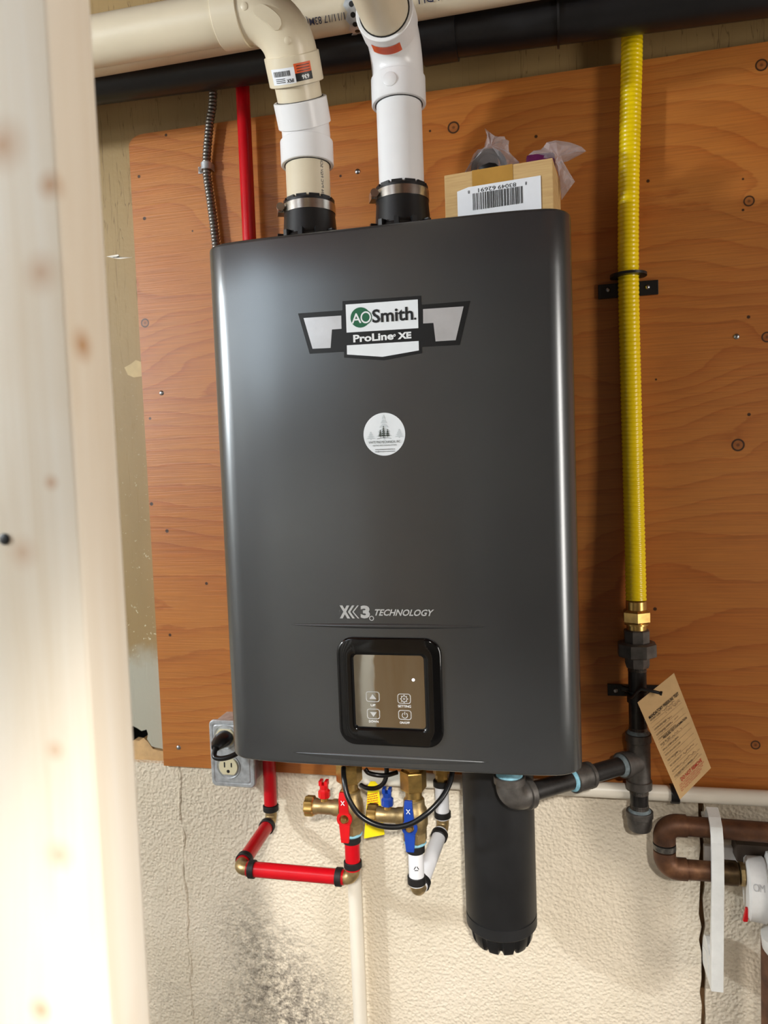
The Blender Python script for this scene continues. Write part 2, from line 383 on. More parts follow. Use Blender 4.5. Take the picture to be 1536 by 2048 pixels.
class MB:
    def __init__(s): s.v = []; s.f = []
    def add(s, verts, faces):
        b = len(s.v); s.v += [Vector(p) for p in verts]; s.f += [tuple(i+b for i in fc) for fc in faces]; return s
    def box(s, lo, hi):
        x0, y0, z0 = lo; x1, y1, z1 = hi
        return s.add([(x0,y0,z0),(x1,y0,z0),(x1,y1,z0),(x0,y1,z0),(x0,y0,z1),(x1,y0,z1),(x1,y1,z1),(x0,y1,z1)],
                     [(0,3,2,1),(4,5,6,7),(0,1,5,4),(1,2,6,5),(2,3,7,6),(3,0,4,7)])
    def obox(s, c, u, v, w, a, b, d):
        """box centred at c with half sizes a b d along unit axes u v w"""
        c, u, v, w = Vector(c), Vector(u)*a, Vector(v)*b, Vector(w)*d
        P = [c+u*i+v*j+w*k for k in (-1, 1) for (i, j) in ((-1,-1),(1,-1),(1,1),(-1,1))]
        return s.add(P, [(0,3,2,1),(4,5,6,7),(0,1,5,4),(1,2,6,5),(2,3,7,6),(3,0,4,7)])
    def rings(s, rs, cap=True, closed=False):
        n = len(rs[0]); V = [p for r in rs for p in r]; Fc = []
        R = len(rs)
        for i in range(R if closed else R-1):
            a, b = i*n, ((i+1) % R)*n
            for j in range(n):
                k = (j+1) % n; Fc.append((a+j, a+k, b+k, b+j))
        if cap and not closed:
            Fc.append(tuple(reversed(range(n)))); Fc.append(tuple(range((R-1)*n, R*n)))
        return s.add(V, Fc)
    def lathe(s, o, d, prof, seg=28, rot=0.0, cap=True):
        o = Vector(o); u, v, d = frame(d); rs = []
        for t, r in prof:
            r = max(r, 1e-5)
            rs.append([o+d*t+(u*math.cos(rot+2*PI*j/seg)+v*math.sin(rot+2*PI*j/seg))*r for j in range(seg)])
        return s.rings(rs, cap)
    def sweep(s, pts, r, seg=20, cap=True):
        pts = [Vector(p) for p in pts]; n = len(pts)
        T = []
        for i in range(n):
            a, b = pts[max(0, i-1)], pts[min(n-1, i+1)]; T.append((b-a).normalized())
        u, v, _ = frame(T[0]); rs = []
        for i in range(n):
            u = (u-T[i]*u.dot(T[i])).normalized(); v = T[i].cross(u)
            rr = r[i] if isinstance(r, (list, tuple)) else r
            rs.append([pts[i]+(u*math.cos(2*PI*j/seg)+v*math.sin(2*PI*j/seg))*rr for j in range(seg)])
        return s.rings(rs, cap)
    def strip(s, pts, side, wid, nrm, th):
        """a band: path pts, half width wid along side, thickness th along nrm list"""
        side = Vector(side).normalized(); rs = []
        for p, nn in zip(pts, nrm):
            p, nn = Vector(p), Vector(nn).normalized()
            rs.append([p-side*wid-nn*th/2, p+side*wid-nn*th/2, p+side*wid+nn*th/2, p-side*wid+nn*th/2])
        return s.rings(rs)
    def prism(s, pts, ext):
        pts = [Vector(p) for p in pts]; ext = Vector(ext); n = len(pts)
        V = pts+[p+ext for p in pts]
        Fc = [tuple(range(n)), tuple(reversed(range(n, 2*n)))]
        for i in range(n): Fc.append((i, (i+1) % n, n+(i+1) % n, n+i))
        return s.add(V, Fc)
    def flat(s, verts, faces, fn):
        return s.add([fn(x, y) for x, y in verts], faces)
    def build(s, name, mat, parent=None, smooth=True, angle=38, bevel=0.0):
        me = bpy.data.meshes.new(name)
        org = Vector((0, 0, 0))
        p = parent
        while p is not None: org += Vector(p.location); p = p.parent
        me.from_pydata([tuple(q-org) for q in s.v], [], s.f)
        bm = bmesh.new(); bm.from_mesh(me)
        bmesh.ops.recalc_face_normals(bm, faces=bm.faces[:])
        if bevel:
            es = [e for e in bm.edges if len(e.link_faces) == 2 and e.calc_face_angle(0) > math.radians(40)]
            bmesh.ops.bevel(bm, geom=es, offset=bevel, segments=2, affect='EDGES', profile=0.6)
        bm.to_mesh(me); bm.free()
        if smooth:
            me.shade_smooth()
            me.set_sharp_from_angle(angle=math.radians(angle))
        me.materials.append(MAT[mat] if isinstance(mat, str) else mat)
        o = bpy.data.objects.new(name, me); COL.objects.link(o)
        if parent: o.parent = parent
        return o

def thing(name, label, cat, loc, group=None):
    o = bpy.data.objects.new(name, None); COL.objects.link(o)
    o.empty_display_size = 0.02; o.location = loc
    o['label'] = label; o['category'] = cat
    if group: o['group'] = group
    return o
def tag(o, label, cat, group=None):
    o['label'] = label; o['category'] = cat
    if group: o['group'] = group
    return o
def struct(o, label=None):
    o['kind'] = 'structure'
    if label: o['label'] = label
    return o

def bend(p, a, b, R, n=10):
    """arc around corner p, coming in along direction a and leaving along b"""
    p, a, b = Vector(p), Vector(a).normalized(), Vector(b).normalized()
    th = a.angle(b); T = R*math.tan(th/2)
    s0 = p-a*T; nrm = (b-a*a.dot(b)).normalized(); c = s0+nrm*R
    return [c-nrm*R*math.cos(th*i/n)+a*R*math.sin(th*i/n) for i in range(n+1)]
def spline(P, n=12):
    P = [Vector(p) for p in P]; out = []
    Q = [P[0]*2-P[1]]+P+[P[-1]*2-P[-2]]
    for i in range(1, len(Q)-2):
        a, b, c, d = Q[i-1:i+3]
        for k in range(n):
            t = k/n
            out.append(0.5*((2*b)+(c-a)*t+(2*a-5*b+4*c-d)*t*t+(3*b-a-3*c+d)*t**3))
    out.append(P[-1]); return out

_txt = {}
def text_geo(s, bold=0.0, res=3):
    key = (s, bold)
    if key in _txt: return _txt[key]
    cu = bpy.data.curves.new('t', 'FONT'); cu.body = s; cu.offset = bold; cu.resolution_u = res
    o = bpy.data.objects.new('t', cu); COL.objects.link(o)
    dg = bpy.context.evaluated_depsgraph_get(); dg.update()
    me = o.evaluated_get(dg).to_mesh()
    V = [(v.co.x, v.co.y) for v in me.vertices]; Fc = [tuple(p.vertices) for p in me.polygons]
    o.evaluated_get(dg).to_mesh_clear()
    bpy.data.objects.remove(o); bpy.data.curves.remove(cu)
    xs = [v[0] for v in V]; ys = [v[1] for v in V]
    x0, x1, y0, y1 = min(xs), max(xs), min(ys), max(ys)
    V = [((x-x0)/(x1-x0), (y-y0)/(y1-y0)) for x, y in V]      # unit box
    _txt[key] = (V, Fc); return V, Fc
def put_text(mb, s, fn, box, bold=0.0, slant=0.0, rot180=False):
    """fit text into box (u0,v0,u1,v1) and map by fn"""
    V, Fc = text_geo(s, bold); u0, v0, u1, v1 = box
    def g(x, y):
        if rot180: x, y = 1-x, 1-y
        return fn(u0+x*(u1-u0)+slant*(y*(v1-v0)), v0+y*(v1-v0))
    return mb.flat(V, Fc, g)
def quad_map(A, B, C, D, off=0.0):
    """u right, v up; A bottom-left B bottom-right C top-right D top-left"""
    A, B, C, D = [Vector(p) for p in (A, B, C, D)]
    n = (B-A).cross(D-A).normalized()*off
    return lambda u, v: (A*(1-u)+B*u)*(1-v)+(D*(1-u)+C*u)*v+n
def disc(mb, fn, cu, cv, ru, rv, n=32):
    return mb.add([fn(cu+ru*math.cos(2*PI*i/n), cv+rv*math.sin(2*PI*i/n)) for i in range(n)], [tuple(range(n))])
def ringflat(mb, fn, cu, cv, r0, r1, a0=0, a1=2*PI, n=32, asp=1.0):
    V = []; Fc = []
    for i in range(n+1):
        a = a0+(a1-a0)*i/n
        V += [fn(cu+r0*math.cos(a), cv+r0*asp*math.sin(a)), fn(cu+r1*math.cos(a), cv+r1*asp*math.sin(a))]
        if i: Fc.append((2*i-2, 2*i-1, 2*i+1, 2*i))
    return mb.add(V, Fc)
def polyf(mb, fn, pts):
    return mb.add([fn(*p) for p in pts], [tuple(range(len(pts)))])
def rrect(x0, z0, x1, z1, r, n=6):
    P = []
    for cx_, cz_, a in ((x1-r, z1-r, 0), (x0+r, z1-r, PI/2), (x0+r, z0+r, PI), (x1-r, z0+r, 1.5*PI)):
        for i in range(n+1):
            t = a+PI/2*i/n; P.append((cx_+r*math.cos(t), cz_+r*math.sin(t)))
    return P
def wrap(o, d, r, ref, off=0.0003):
    """u along axis (metres), v around (metres) from direction ref"""
    o, d, ref = Vector(o), Vector(d).normalized(), Vector(ref)
    ref = (ref-d*ref.dot(d)).normalized(); s = d.cross(ref)
    return lambda u, v: o+d*u+(ref*math.cos(v/r)+s*math.sin(v/r))*(r+off)
def gridpatch(mb, fn, u0, v0, u1, v1, nu=2, nv=12):
    V = [fn(u0+(u1-u0)*i/nu, v0+(v1-v0)*j/nv) for j in range(nv+1) for i in range(nu+1)]
    Fc = [(j*(nu+1)+i, j*(nu+1)+i+1, (j+1)*(nu+1)+i+1, (j+1)*(nu+1)+i) for j in range(nv) for i in range(nu)]
    return mb.add(V, Fc)

X, Y, Z = Vector((1, 0, 0)), Vector((0, 1, 0)), Vector((0, 0, 1))

# ================================================================== setting
CEIL = 2.56
struct(MB().box((-2.3, -3.2, -0.1), (2.0, 0.25, 0.0)).build('floor', 'concrete', smooth=False), 'grey concrete floor')
struct(MB().box((-2.3, -3.2, CEIL), (2.0, 0.25, CEIL+0.05)).build('ceiling', 'joist', smooth=False), 'dark wooden subfloor overhead')
struct(MB().box((-2.4, -3.2, 0), (-2.3, 0.25, CEIL)).build('wall_left', 'room_white', smooth=False), 'pale painted side wall')
mb = MB()
for lo, hi in (((1.9, -3.2, 0), (2.0, -1.47, CEIL)), ((1.9, -1.03, 0), (2.0, 0.25, CEIL)), ((1.9, -1.47, 0), (2.0, -1.03, 0.74)), ((1.9, -1.47, 2.06), (2.0, -1.03, CEIL))): mb.box(lo, hi)
struct(mb.build('wall_right', 'room_white', smooth=False), 'pale painted side wall')
mb = MB()
for lo, hi in (((1.90, -1.47, 0.74), (1.96, -1.45, 2.06)), ((1.90, -1.05, 0.74), (1.96, -1.03, 2.06)), ((1.90, -1.45, 0.74), (1.96, -1.05, 0.76)), ((1.90, -1.45, 2.04), (1.96, -1.05, 2.06))): mb.box(lo, hi)
win = struct(mb.build('window_1', 'room_white', smooth=False), 'unseen tall narrow window added in the side wall for the light')
MB().box((1.925, -1.45, 0.76), (1.932, -1.05, 2.04)).build('pane', 'frosted', win, smooth=False)
struct(MB().box((-2.3, -3.3, 0), (2.0, -3.2, CEIL)).build('wall_front', 'room_grey', smooth=False), 'pale painted wall behind the viewer')
for i, x in enumerate((-1.55, -0.56, 0.44, 1.4)):
    j = MB().box((x-0.019, -3.15, CEIL-0.27), (x+0.019, 0.01, CEIL-0.001)).build('trim_%d' % (i+1), 'joist', smooth=False)
    struct(j, 'dark floor joist under the subfloor')

# masonry foundation with its blocks
ZT = 0.977
wf = struct(MB().box((-2.3, 0.012, 0), (2.0, 0.16, ZT-0.004)).build('wall_foundation', 'mortar', smooth=False), 'painted concrete block foundation wall')
def block(xa, xb, ja, jb, seed):
    random.seed(seed); n = 46
    L = [(xa+(random.uniform(-1, 1)*ja), ZT*i/n) for i in range(n+1)]
    R = [(xb+(random.uniform(-1, 1)*jb), ZT*i/n) for i in range(n+1)]
    pts = [(x, 0.0, z) for x, z in R]+[(x, 0.0, z) for x, z in reversed(L)]
    return MB().prism(pts, (0, 0.05, 0)).build('concrete_block', 'masonry', wf, smooth=False)
XL, XR = at(366, 1700, 0).x, at(1404, 1800, 0).x
block(-2.3, XL-0.0006, 0, 0.0004, 3)
block(XL+0.0006, XR-0.0032, 0.0004, 0.0022, 5)
block(XR+0.0032, 1.9, 0.0022, 0, 8)
# plaster ridge smeared over the left joint
pts = []; rad = []
random.seed(11)
for i in range(60):
    z = ZT-0.002-i*0.016
    pts.append((XL+0.0022*math.sin(i*0.9)+random.uniform(-.0015, .0015), 0.0015, z)); rad.append(random.uniform(0.002, 0.0046))
MB().sweep(pts, rad, 8).build('plaster_smear', 'masonry', wf)

# painted board above the masonry, with a torn lower edge behind the stud
BY = 0.012
def bp(px, py): p = at(px, py, BY); return (p.x, BY, p.z)
torn = [bp(*q) for q in ((222, 1478), (234, 1470), (246, 1460), (258, 1456), (266, 1452), (274, 1456), (283, 1462), (293, 1459), (296, 1468), (294, 1478), (303, 1492), (310, 1495), (322, 1497), (332, 1500))]
up = [(-2.3, BY, 2.56), (-2.3, BY, torn[0][2])] + torn + [(-0.55, BY, ZT), (1.9, BY, ZT), (1.9, BY, 2.56)]
wb = struct(MB().prism(up, (0, 0.02, 0)).build('wall_back', 'board', smooth=False), 'tan painted board wall with cracked paint')
struct(MB().box((-2.3, 0.05, ZT), (2.0, 0.07, 2.56)).build('wall_cavity', 'hole', smooth=False), 'black sheet painted as the shade behind the torn board')
scr = [bp(*q) for q in ((222, 1478.5), (234, 1484), (246, 1489), (258, 1487), (268, 1480), (278, 1482), (287, 1476), (296, 1484), (306, 1498), (318, 1501), (334, 1504))]
scrap = [(-2.3, BY, ZT), (-2.3, BY, scr[0][2])] + scr + [(scr[-1][0]+0.02, BY, scr[-1][2]), (scr[-1][0]+0.02, BY, ZT)]
t_ = MB().prism(scrap, (0, 0.016, 0)).build('torn_strip', simple('bare_tan_board', (196, 160, 112), 0.8, var=0.2, scale=40, bump=0.3), wb, smooth=False)

# white scuff and chipped patches on the tan board
mb = MB()
for poly in (((213, 513), (237, 509), (238, 512), (224, 516), (266, 515), (240, 518)),):
    mb.prism([at(px, py, BY-0.0001) for px, py in poly], (0, -0.0006, 0))
mb.build('scuff_mark', 'pvc_cond', wb, smooth=False)
mb = MB().prism([at(*q, BY-0.0001) for q in ((249, 735), (262, 728), (272, 720), (288, 726), (290, 752), (268, 755), (256, 750))], (0, -0.0005, 0))
mb.build('paint_chip', simple('paint_chip', (184, 160, 112), 0.6), wb, smooth=False)

# near stud
st = MB().box((SX0, SY0, 0.0), (SX1, SY1, CEIL-0.001)).build('wall_stud', 'pine', smooth=True, angle=60, bevel=0.0022)
tag(st, 'pale planed pine stud standing upright at the left edge, close up', 'stud')
p = at(10, 1078, SY0)
MB().lathe((p.x, SY0+0.0005, p.z), -Y, [(0, 0.003), (0.0012, 0.003), (0.0016, 0.002)], 14).build('nail_head', 'ink', st)['label'] = 'dark nail head'

# added white sheet behind the viewer's left, only for the control display to mirror
mb = MB(); nx, nz = 60, 14; V = []; Fc = []
for i in range(nx+1):
    for k in range(nz+1):
        x = -1.45+0.98*i/nx; z = 1.5*k/nz+0.002
        V.append((x, -2.12+0.035*math.sin(i*0.55+0.9*math.sin(k*0.35))+0.02*math.sin(i*0.21+k*0.5)*(1-k/nz), z))
for i in range(nx):
    for k in range(nz): a = i*(nz+1)+k; Fc.append((a, a+nz+1, a+nz+2, a+1))
sh = MB().add(V, Fc).build('reflection_sheet', 'room_white')
md = sh.modifiers.new('thickness', 'SOLIDIFY'); md.thickness = 0.002
tag(sh, 'white folded sheet added for the control display to mirror at its left', 'sheet')

# ================================================================== plywood panel
PY = -0.006
px0, px1, pz0, pz1 = -0.693, 0.62, 0.976, 2.076
outline = [(px1, pz0), (px1, pz1)] + [(px0+0.028-0.028*math.sin(PI/2*i/6), pz1-0.018+0.018*math.cos(PI/2*i/6)) for i in range(7)] + [(px0, pz0)]
ply = MB().prism([(x, PY, z) for x, z in outline], (0, 0.0178, 0)).build('plywood_panel', 'plywood', smooth=False)
tag(ply, 'orange-brown fir plywood backing panel screwed to the wall', 'plywood')
def screw(px, py, y, parent, r=0.0042, mat='zinc'):
    p = at(px, py, y)
    s = MB().lathe((p.x, y+0.0004, p.z), -Y, [(0, r), (0.0008, r), (0.0022, r*0.72), (0.0028, r*0.3)], 16)
    o = s.build('screw', mat, parent)
    q = MB().obox((p.x, y-0.0026, p.z), (0.7, 0, 0.7), Y, (-0.7, 0, 0.7), r*0.5, 0.0006, r*0.1)
    q.obox((p.x, y-0.0026, p.z), (-0.7, 0, 0.7), Y, (0.7, 0, 0.7), r*0.5, 0.0006, r*0.1)
    return o
for q in ((715, 343), (323, 786), (1473, 673), (357, 1495)): screw(*q, PY, ply)

# ================================================================== the tankless heater
hx0, hx1, hz0, hz1 = -0.4470, 0.0285, 1.104, 1.799
HC = (hx0+hx1)/2; HW = (hx1-hx0)/2; HF = -0.270
heater = thing('tankless_water_heater', 'large dark grey wall-hung tankless water heater with badge and control panel', 'water heater', (HC, -0.15, hz0))
def heater_section(ins, zz, yb):
    R = 0.036; P = []
    hw = HW-ins
    def fy(u):
        a = max(0, abs(u)-0.13)/(HW-R-0.13); return HF+0.0045*min(1, a)**2
    ce = hw-R
    P.append((HC-hw, yb))
    for i in range(9):
        a = PI/2*i/8; P.append((HC-ce-R*math.cos(a), HF+0.0045+R-(R)*math.sin(a)+ins))
    for i in range(1, 30):
        u = -ce+2*ce*i/30; P.append((HC+u, fy(u)+ins))
    for i in range(9):
        a = PI/2*(1-i/8); P.append((HC+ce+R*math.cos(a), HF+0.0045+R-R*math.sin(a)+ins))
    P.append((HC+hw, yb))
    return [Vector((x, y, zz)) for x, y in P]
rs = []
for k in range(5):
    a = PI/2*k/4; rs.append(heater_section(0.005*(1-math.sin(a)), hz0+0.005*(1-math.cos(a)), -0.062))
rs += [heater_section(0, hz0+(hz1-hz0)*t, -0.062) for t in (0.1, 0.3, 0.5, 0.7, 0.9)]
for k in range(5):
    a = PI/2*k/4; rs.append(heater_section(0.005*(1-math.cos(a)), hz1-0.005*(1-math.sin(a)), -0.062))
cover = MB().rings(rs).build('front_cover', 'enamel', heater, angle=50)
MB().box((HC-HW+0.004, -0.0615, hz0+0.006), (HC+HW-0.004, -0.022, hz1-0.004)).build('rear_case', 'chassis', heater, smooth=False, bevel=0.002)
MB().box((HC-0.16, -0.0215, hz1-0.06), (HC+0.16, -0.0065, hz1-0.015)).build('wall_bracket', 'galv', heater, smooth=False)
MB().box((HC-0.16, -0.0215, hz0+0.02), (HC+0.16, -0.0065, hz0+0.05)).build('wall_bracket', 'galv', heater, smooth=False)
# two long creases pressed into the cover
def crease(pa, pb, drop):
    a, b = at(*pa, HF), at(*pb, HF); n = 36; rs = []
    for i in range(n+1):
        t = i/n; e = math.sin(PI*t)**0.55 if 0 < t < 1 else 0.0
        c = a.lerp(b, t); c.z = (a.z+b.z)/2
        hgt = 0.0030*e+0.00012; dep = 0.0030*e+0.00005
        rs.append([Vector((c.x, HF+0.0006, c.z+hgt)), Vector((c.x, HF-dep, c.z+hgt*0.15)), Vector((c.x, HF-dep*0.9, c.z-hgt*0.3)), Vector((c.x, HF+0.0006, c.z-hgt*drop))])
    MB().rings(rs).build('pressed_crease', 'enamel', heater, angle=75)
crease((582, 1247), (974, 1256), 1.5)
crease((585, 1505), (978, 1524), 3.0)

# --- badge
def front(off): return lambda u, v: Vector((u, HF-off, v))
def cpoly(mb, crop, pts, y):
    return mb.add([at(*crop(*q), y) for q in pts], [tuple(range(len(pts)))])
def cbox(crop, x0, y0, x1, y1, y=HF):
    """crop rectangle (top-left, bottom-right) -> (u0,v0,u1,v1) in metres on the front plane"""
    a = at(*crop(x0, (y0+y1)/2), y); b = at(*crop(x1, (y0+y1)/2), y)
    c = at(*crop((x0+x1)/2, y0), y); d = at(*crop((x0+x1)/2, y1), y)
    return (a.x, d.z, b.x, c.z)
mb = MB()
mb.prism([at(*c4(*q), HF+0.0002) for q in ((133,245),(458,222),(458,155),(1033,115),(1035,182),(1392,153),(1315,475),(1040,490),(1040,535),(760,588),(470,568),(470,525),(218,540))], (0, -0.0006, 0))
badge = mb.build('badge', 'badge_black', heater, smooth=False)
badge['label'] = 'black winged brand badge with white panels'
y2 = HF-0.0007
for pts, mt in ((((172,278),(448,260),(450,357),(380,362),(370,497),(238,503)), 'decal_silver'),
                (((1046,213),(1343,193),(1285,440),(1138,449),(1122,314),(1047,318)), 'decal_silver'),
                (((480,180),(1008,142),(1012,352),(487,385)), 'decal_white'),
                (((489,478),(1014,446),(1016,515),(750,562),(490,545)), 'decal_white')):
    cpoly(MB(), c4, pts, y2).build('badge_panel', mt, badge, smooth=False)
fr = front(0.001); mb = MB()
b = cbox(c4, 517, 207, 662, 343); gx, gz, gr = (b[0]+b[2])/2, (b[1]+b[3])/2, (b[2]-b[0])/2
disc(mb, fr, gx, gz, gr, gr*0.98)
b2 = cbox(c4, 590, 228, 668, 320)
ringflat(mb, front(0.00105), (b2[0]+b2[2])/2, (b2[1]+b2[3])/2, (b2[2]-b2[0])*0.50, (b2[2]-b2[0])*0.56, asp=1.12)
mb.build('logo_disc', 'green', badge, smooth=False)
mb = MB(); f2 = front(0.0013)
put_text(mb, 'A', f2, cbox(c4, 524, 245, 596, 318), 0.012)
ringflat(mb, f2, (b2[0]+b2[2])/2, (b2[1]+b2[3])/2, (b2[2]-b2[0])*0.36, (b2[2]-b2[0])*0.49, asp=1.1)
mb.build('logo_letters', 'ink_white', badge, smooth=False)['label'] = 'white letters AO'
mb = MB()
put_text(mb, 'Smith', f2, cbox(c4, 675, 205, 975, 305), 0.022)
bb = cbox(c4, 982, 276, 998, 292); disc(mb, f2, (bb[0]+bb[2])/2, (bb[1]+bb[3])/2, (bb[2]-bb[0])/2, (bb[2]-bb[0])/2, 12)
mb.build('brand_lettering', 'ink', badge, smooth=False)
mb = MB()
put_text(mb, 'ProLine', f2, cbox(c4, 537, 392, 832, 448), 0.034)
put_text(mb, 'XE', f2, cbox(c4, 862, 382, 962, 432), 0.05)
bb = cbox(c4, 833, 400, 845, 412); ringflat(mb, f2, (bb[0]+bb[2])/2, (bb[1]+bb[3])/2, 0.0007, 0.0016, n=14)
mb.build('model_lettering', 'ink_white', badge, smooth=False)

# --- round installer sticker
b = cbox(c4, 611, 968, 916, 1288); sx, sz = (b[0]+b[2])/2, (b[1]+b[3])/2; sr = (b[2]-b[0])/2
mb = MB(); mb.prism([Vector((sx+sr*math.cos(2*PI*i/56), HF+0.0002, sz+sr*math.sin(2*PI*i/56))) for i in range(56)], (0, -0.0005, 0))
stk = mb.build('installer_sticker', 'decal_white', heater, smooth=False)
stk['label'] = 'round white sticker with pine trees'
def tree(mb, cx_, base, hh, ww, fn, tiers=4):
    P = []; Lp = []
    for i in range(tiers):
        z1 = base+hh*(1-i/tiers); z0 = base+hh*(1-(i+1)/tiers)
        w1 = ww*(i+0.25)/tiers*0.6; w0 = ww*(i+1)/tiers
        P += [(cx_+w1*0.6, z1), (cx_+w0, z0+hh*0.03)]; Lp += [(cx_-w1*0.6, z1), (cx_-w0, z0+hh*0.03)]
    for i in range(tiers):
        polyf(mb, fn, [Lp[2*i], Lp[2*i+1], P[2*i+1], P[2*i]])
    polyf(mb, fn, [(cx_-ww*0.1, base+hh*0.04), (cx_-ww*0.1, base-hh*0.12), (cx_+ww*0.1, base-hh*0.12), (cx_+ww*0.1, base+hh*0.04)])
fs = front(0.0007)
mb = MB(); tree(mb, sx, sz-sr*0.12, sr*1.02, sr*0.38, fs, 5); tree(mb, sx-sr*0.64, sz-sr*0.2, sr*0.35, sr*0.24, fs); tree(mb, sx+sr*0.72, sz-sr*0.16, sr*0.38, sr*0.22, fs)
mb.build('faint_pine_print', 'pale_grey', stk, smooth=False)
fs = front(0.001)
mb = MB(); tree(mb, sx-sr*0.02, sz-sr*0.1, sr*0.5, sr*0.13, fs, 5); tree(mb, sx-sr*0.18, sz-sr*0.1, sr*0.32, sr*0.11, fs); tree(mb, sx+sr*0.17, sz-sr*0.1, sr*0.34, sr*0.12, fs)
ringflat(mb, fs, sx, sz-sr*1.5, sr*1.33, sr*1.345, PI/2-0.26, PI/2+0.26, 12)
mb.build('dark_pine_print', 'dark_green', stk, smooth=False)
mb = MB()
put_text(mb, 'WHITE PINE MECHANICAL INC', fs, (sx-sr*0.76, sz-sr*0.42, sx+sr*0.76, sz-sr*0.30), 0.0)
put_text(mb, 'HEATING AND COOLING SYSTEMS', fs, (sx-sr*0.56, sz-sr*0.55, sx+sr*0.58, sz-sr*0.48), 0.0)
mb.build('company_lettering', 'dark_green', stk, smooth=False)
mb = MB()
put_text(mb, 'www.whitepinemechanical.ca', fs, (sx-sr*0.46, sz-sr*0.74, sx+sr*0.5, sz-sr*0.67), 0.015)
put_text(mb, 'info@whitepinemechanical.ca', fs, (sx-sr*0.46, sz-sr*0.84, sx+sr*0.5, sz-sr*0.77), 0.015)
mb.build('contact_lettering', 'ink', stk, smooth=False)

# --- X3 technology lettering
mb = MB(); f1 = front(0.0006)
b = cbox(c5, 437, 112, 512, 207); put_text(mb, 'X', f1, b, 0.055)
for k in range(2):
    xa = 497+k*32
    bx = cbox(c5, xa, 112, xa+50, 207)
    u0, v0, u1, v1 = bx; vm = (v0+v1)/2; wd = (u1-u0)*(0.36 if k == 0 else 0.22)
    polyf(mb, f1, [(u1-wd, v1), (u1, v1), (u0+wd, vm), (u0, vm)]); polyf(mb, f1, [(u0, vm), (u0+wd, vm), (u1, v0), (u1-wd, v0)])
put_text(mb, '3', f1, cbox(c5, 590, 113, 658, 207), 0.05)
bb = cbox(c5, 659, 195, 683, 218); ringflat(mb, f1, (bb[0]+bb[2])/2, (bb[1]+bb[3])/2, 0.0022, 0.0032, n=18)
put_text(mb, 'TECHNOLOGY', f1, cbox(c5, 682, 141, 1112, 189), 0.025, slant=0.35)
mb.build('technology_lettering', 'silver_ink', heater, smooth=False)['label'] = 'silver lettering X3 TECHNOLOGY'

# --- control panel
bx0, bz0, bx1, bz1 = -0.2805, 1.1365, -0.1430, 1.2785
bez = MB(); rs = []
for ins, yy in ((0.0, HF+0.001), (0.0, HF-0.0022), (0.0012, HF-0.0036), (0.003, HF-0.0042), (0.0185, HF-0.0046), (0.0205, HF-0.004), (0.0225, HF-0.0022), (0.0228, HF+0.001)):
    rs.append([Vector((x, yy, z)) for x, z in rrect(bx0+ins, bz0+ins, bx1-ins, bz1-ins, max(0.0215-ins*0.75, 0.004))])
bez.rings(rs, closed=True)
panel = bez.build('control_bezel', 'bezel', heater, angle=35)
panel['label'] = 'glossy black rounded control bezel'
dx0, dz0, dx1, dz1 = bx0+0.0225, bz0+0.0245, bx1-0.0225, bz1-0.0225
mb = MB(); mb.prism([(x, HF-0.0026, z) for x, z in rrect(dx0, dz0, dx1, dz1, 0.005)], (0, 0.002, 0))
disp = mb.build('display_glass', 'display', panel, smooth=False)
fd = front(0.0031)
def ui(name, crop, kind):
    x0, z0, x1, z1 = cbox(c5, *crop)
    mb = MB(); out = rrect(x0, z0, x1, z1, 0.0035, 4); inn = rrect(x0+0.0011, z0+0.0011, x1-0.0011, z1-0.0011, 0.0026, 4)
    n = len(out); V = [Vector((x, HF-0.0026, z)) for x, z in out]+[Vector((x, HF-0.0036, z)) for x, z in rrect(x0+0.0005, z0+0.0005, x1-0.0005, z1-0.0005, 0.003, 4)]+[Vector((x, HF-0.0028, z)) for x, z in inn]
    mb.rings([V[:n], V[n:2*n], V[2*n:]], cap=False)
    cx_, cz_ = (x0+x1)/2, (z0+z1)/2; s = (z1-z0)*0.33
    if kind == 'up': polyf(mb, fd, [(cx_-s, cz_-s*0.6), (cx_+s, cz_-s*0.6), (cx_, cz_+s*0.8)])
    if kind == 'down': polyf(mb, fd, [(cx_-s, cz_+s*0.6), (cx_, cz_-s*0.8), (cx_+s, cz_+s*0.6)])
    if kind == 'gear':
        ringflat(mb, fd, cx_, cz_, s*0.75, s*0.95, n=24); ringflat(mb, fd, cx_, cz_, s*0.15, s*0.32, n=16)
        for i in range(8):
            a = 2*PI*i/8; mb.obox((cx_+s*1.05*math.cos(a), HF-0.0031, cz_+s*1.05*math.sin(a)), (math.cos(a), 0, math.sin(a)), Y, (-math.sin(a), 0, math.cos(a)), s*0.15, 0.0001, s*0.13)
    if kind == 'power':
        ringflat(mb, fd, cx_, cz_-s*0.1, s*0.72, s*0.95, PI*0.68, PI*2.32, 24)
        mb.obox((cx_, HF-0.0031, cz_+s*0.55), X, Y, Z, s*0.11, 0.0001, s*0.5)
    mb.build('touch_button', 'silver_ink', panel, smooth=True, angle=40)['label'] = name
ui('up arrow button', (632, 738, 732, 815), 'up')
ui('down arrow button', (640, 864, 735, 940), 'down')
ui('gear setting button', (862, 754, 960, 828), 'gear')
ui('power on/off button', (868, 874, 965, 945), 'power')
mb = MB()
for s, c in (('UP', (668, 829, 702, 845)), ('DOWN', (655, 947, 724, 964)), ('SETTING', (867, 836, 961, 854)), ('ON/OFF', (880, 957, 952, 973))):
    put_text(MB(), s, fd, cbox(c5, *c), 0.01).build('button_caption', 'ink_white', panel, smooth=False)
b = cbox(c5, 967, 642, 989, 664); mb = MB(); disc(mb, fd, (b[0]+b[2])/2, (b[1]+b[3])/2, (b[2]-b[0])/2, (b[3]-b[1])/2, 16)
mb.build('status_light', 'led', panel, smooth=False)['label'] = 'small lit white status light'

